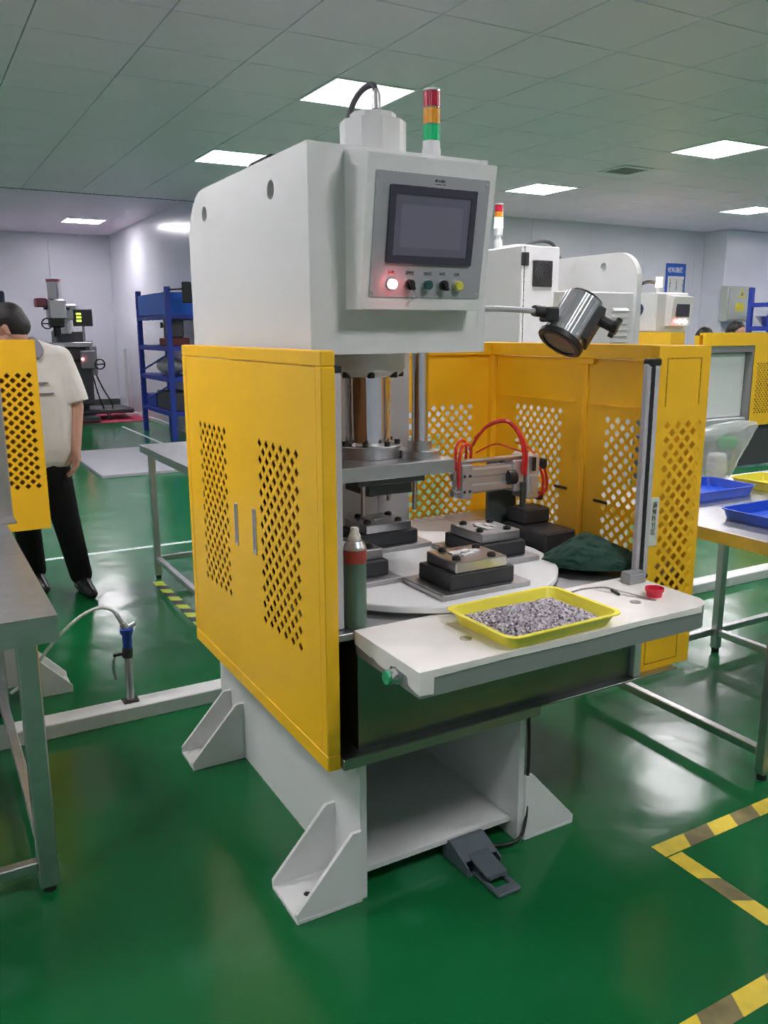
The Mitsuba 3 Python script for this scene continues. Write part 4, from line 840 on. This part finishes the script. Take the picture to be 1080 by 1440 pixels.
def worker():
    k = thing('person', 'worker in pale grey short-sleeved polo shirt and black trousers, standing behind the left yellow guard', 'person')
    hx, hy = -.262, 3.30
    O = lambda x, y, z: np.array([hx + x, hy + y, z])
    hc = O(-.035, -.03, 1.570)           # head centre, turned to the left of the picture and bent down
    hc = hc + np.array([-.039, .022, -.025])
    f = np.array([-0.8472, 0.2355, -0.4762]); up = np.array([f[0] * .45, f[1] * .45, .88]); up -= f * (up @ f); up /= np.linalg.norm(up); rt = np.cross(f, up)
    H = lambda a, b, c: hc + rt * a + f * b + up * c
    sh_l, sh_r = O(.190, 0, 1.385), O(-.190, 0, 1.385)
    el, wr = O(.255, -.03, 1.11), O(.225, -.10, .885)
    el2, wr2 = O(-.25, -.05, 1.11), O(-.16, -.26, .98)
    hipl, hipr = O(.085, 0, .86), O(-.085, .03, .86)
    kl, al = O(.145, -.03, .46), O(.205, -.02, .085)
    kr, ar = O(-.06, .10, .47), O(-.02, .22, .085)
    body = [hullp((H(0, -.005, .035), .082), (H(0, -.03, .045), .080), (H(0, .035, .02), .068)), hullp((H(0, .035, -.04), .058), (H(0, .055, -.085), .030), (H(0, .01, -.05), .056)),
            bone(H(0, -.03, -.06), .052, O(0, .015, 1.40), .060), hullp((sh_l, .058), (sh_r, .058), (O(.12, 0, 1.20), .095), (O(-.12, 0, 1.20), .095)), hullp((O(.12, 0, 1.20), .095), (O(-.12, 0, 1.20), .095), (O(.10, 0, .92), .10), (O(-.10, 0, .92), .10)),
            bone(sh_l, .055, el, .040), bone(el, .040, wr, .026), bone(sh_r, .055, el2, .040), bone(el2, .040, wr2, .026),
            bone(hipl, .092, kl, .060), bone(kl, .060, al, .040), bone(hipr, .092, kr, .060), bone(kr, .060, ar, .040),
            bone(al, .034, al + [0.02, -.12, -.045], .022), bone(ar, .034, ar + [.02, -.12, -.045], .022),
            hullp((H(0, .095, .0), .012), (H(0, .112, -.025), .013), (H(0, .085, -.03), .018)), bone(H(.024, .085, -.060), .008, H(-.024, .085, -.060), .008)]
    for s in (-1, 1): body += [hullp((H(s * .082, -.012, .005), .016), (H(s * .084, -.012, -.03), .010)), S(H(s * .032, .082, .005), .013)]
    body += hand_parts(wr, wr - el + np.array([.0, -.01, 0]), 1, (-.7, -.2, 0)) + hand_parts(wr2, wr2 - el2, -1, (.7, .3, -.2))
    add('body', blend(body, .009, 6), skin, k, smooth=True)
    hair = [hullp((H(0, -.005, .055), .088), (H(0, -.045, .045), .085), (H(0, .03, .065), .074)), hullp((H(0, -.06, -.01), .07), (H(0, -.045, .04), .084)), hullp((H(.05, .05, .075), .03), (H(-.05, .05, .075), .03), (H(0, .02, .09), .06))]
    add('hair', blend(hair, .012, 6), hair_m, k, smooth=True, label='short black hair')
    def e(p, r): return (p, r)
    shirt = [hullp((sh_l + [0, 0, .005], .066), (sh_r + [0, 0, .005], .066), (O(.13, -.01, 1.20), .108), (O(-.13, -.01, 1.20), .108)), hullp((O(.13, -.01, 1.20), .108), (O(-.13, -.01, 1.20), .108), (O(.125, -.01, .88), .118), (O(-.125, -.01, .88), .118)),
             hullp((O(.125, -.01, .88), .118), (O(-.125, -.01, .88), .118), (O(.115, -.01, .845), .112), (O(-.115, -.01, .845), .112)), hullp((O(0, .02, 1.44), .075), (sh_l, .06), (sh_r, .06)),
             ]
    for s_, e_ in ((sh_l, el), (sh_r, el2)):
        d = e_ - s_; d = d / np.linalg.norm(d); c = s_ + (e_ - s_) * .92 
        shirt.append(hullp((s_, .070), (s_ + (e_ - s_) * 1.05, .082)).trim_by_plane((-d).tolist(), float(-(d @ c))))
    m = shirt[0]
    for q in shirt[1:]: m = m + q
    m = m.split_by_plane([0, 0, 1], .775)[0]
    sm = blend([m], .014, 3)
    nn = sm.vertex_normals; q = np.c_[np.arctan2(sm.vertices[:, 1] - hy, sm.vertices[:, 0] - hx) * 2.2, sm.vertices[:, 0] * 9, sm.vertices[:, 2] * 3.2]
    sm.vertices = sm.vertices + nn * (.016 * (meshkit.fbm(q, 3, 21) - .5))[:, None]
    add('shirt', sm, shirt_m, k, smooth=50, label='pale grey polo shirt')
    add('collar', blend([hullp((H(0, -.03, -.10) + [.05, 0, .0], .035), (O(.085, -.03, 1.425), .030), (O(.06, -.095, 1.395), .014)), hullp((H(0, -.03, -.10) - [.05, 0, .0], .035), (O(-.085, -.03, 1.425), .030), (O(-.06, -.095, 1.395), .014)), hullp((O(.07, .05, 1.45), .030), (O(-.07, .05, 1.45), .030))], .012, 5), collar_m, k, smooth=True, label='dark grey collar')
    add('pocket', J(bx(hx + .03, hx + .125, hy - .135, hy - .118, 1.195, 1.20), bx(hx + .045, hx + .10, hy - .132, hy - .118, 1.252, 1.259)), collar_m, k)
    tr = [hullp((hipl, .108), (hipr, .108)), bone(hipl, .104, kl, .078), bone(kl, .078, al + [0, 0, .03], .064), bone(hipr, .104, kr, .078), bone(kr, .078, ar + [0, 0, .03], .064)]
    add('trousers', blend(tr, .018, 6), trouser_m, k, smooth=True, label='black trousers')
    for a in (al, ar):
        add('shoe', blend([hullp((a + [0, .05, -.045], .038), (a + [.02, -.10, -.048], .035), (a + [.03, -.16, -.055], .028), (a + [.0, 0, .0], .045))], .012, 4), shoe_m, k, smooth=True)
worker()
def seated(x, y, ztop, label, sc=1.0):
    k = thing('person', label, 'person'); O = lambda a, b, c: np.array([x + a * sc, y + b * sc, ztop + c])
    body = [hullp((O(0, 0, -.10), .085), (O(0, -.03, -.12), .075)), bone(O(0, 0, -.2), .05, O(0, .03, -.30), .06), hullp((O(.18, .03, -.36), .06), (O(-.18, .03, -.36), .06), (O(.11, .03, -.75), .11), (O(-.11, .03, -.75), .11)),
            bone(O(.18, .03, -.36), .05, O(.23, -.05, -.62), .04), bone(O(.23, -.05, -.62), .04, O(.15, -.28, -.70), .03), bone(O(-.18, .03, -.36), .05, O(-.23, -.05, -.62), .04), bone(O(-.23, -.05, -.62), .04, O(-.15, -.28, -.70), .03), S(O(.08, 0, -.13), .016), S(O(-.08, 0, -.13), .016), S(O(0, -.11, -.14), .014)]
    for s in (-1, 1): body += [bone(O(s * .09, .03, -.8), .09, O(s * .10, -.0, -1.1), .06), bone(O(s * .10, -.0, -1.1), .06, O(s * .10, .03, -ztop + .08), .045), bone(O(s * .10, .03, -ztop + .05), .045, O(s * .10, -.12, -ztop + .035), .033)]
    add('body', blend(body, .03, 4), skin, k, smooth=True)
    add('hair', blend([hullp((O(0, .01, -.088), .096), (O(0, .05, -.11), .085)), hullp((O(0, .05, -.12), .08), (O(0, .05, -.20), .055))], .02, 4), hair_m, k, smooth=True)
    add('clothes', blend([hullp((O(.18, .03, -.36), .07), (O(-.18, .03, -.36), .07), (O(.11, .03, -.75), .125), (O(-.11, .03, -.75), .125)), bone(O(.18, .03, -.36), .065, O(.23, -.05, -.60), .055), bone(O(-.18, .03, -.36), .065, O(-.23, -.05, -.60), .055)] + [bone(O(s * .09, .03, -.8), .105, O(s * .10, 0, -1.1), .078) for s in (-1, 1)] + [bone(O(s * .10, 0, -1.1), .078, O(s * .10, .03, -ztop + .12), .06) for s in (-1, 1)], .03, 4), collar_m, k, smooth=True)
seated(7.85, 5.45, 1.56, 'distant worker mostly hidden behind the right guard, left of two dark heads')
seated(7.57, 4.78, 1.625, 'worker mostly hidden behind the right guard, right of two dark heads')
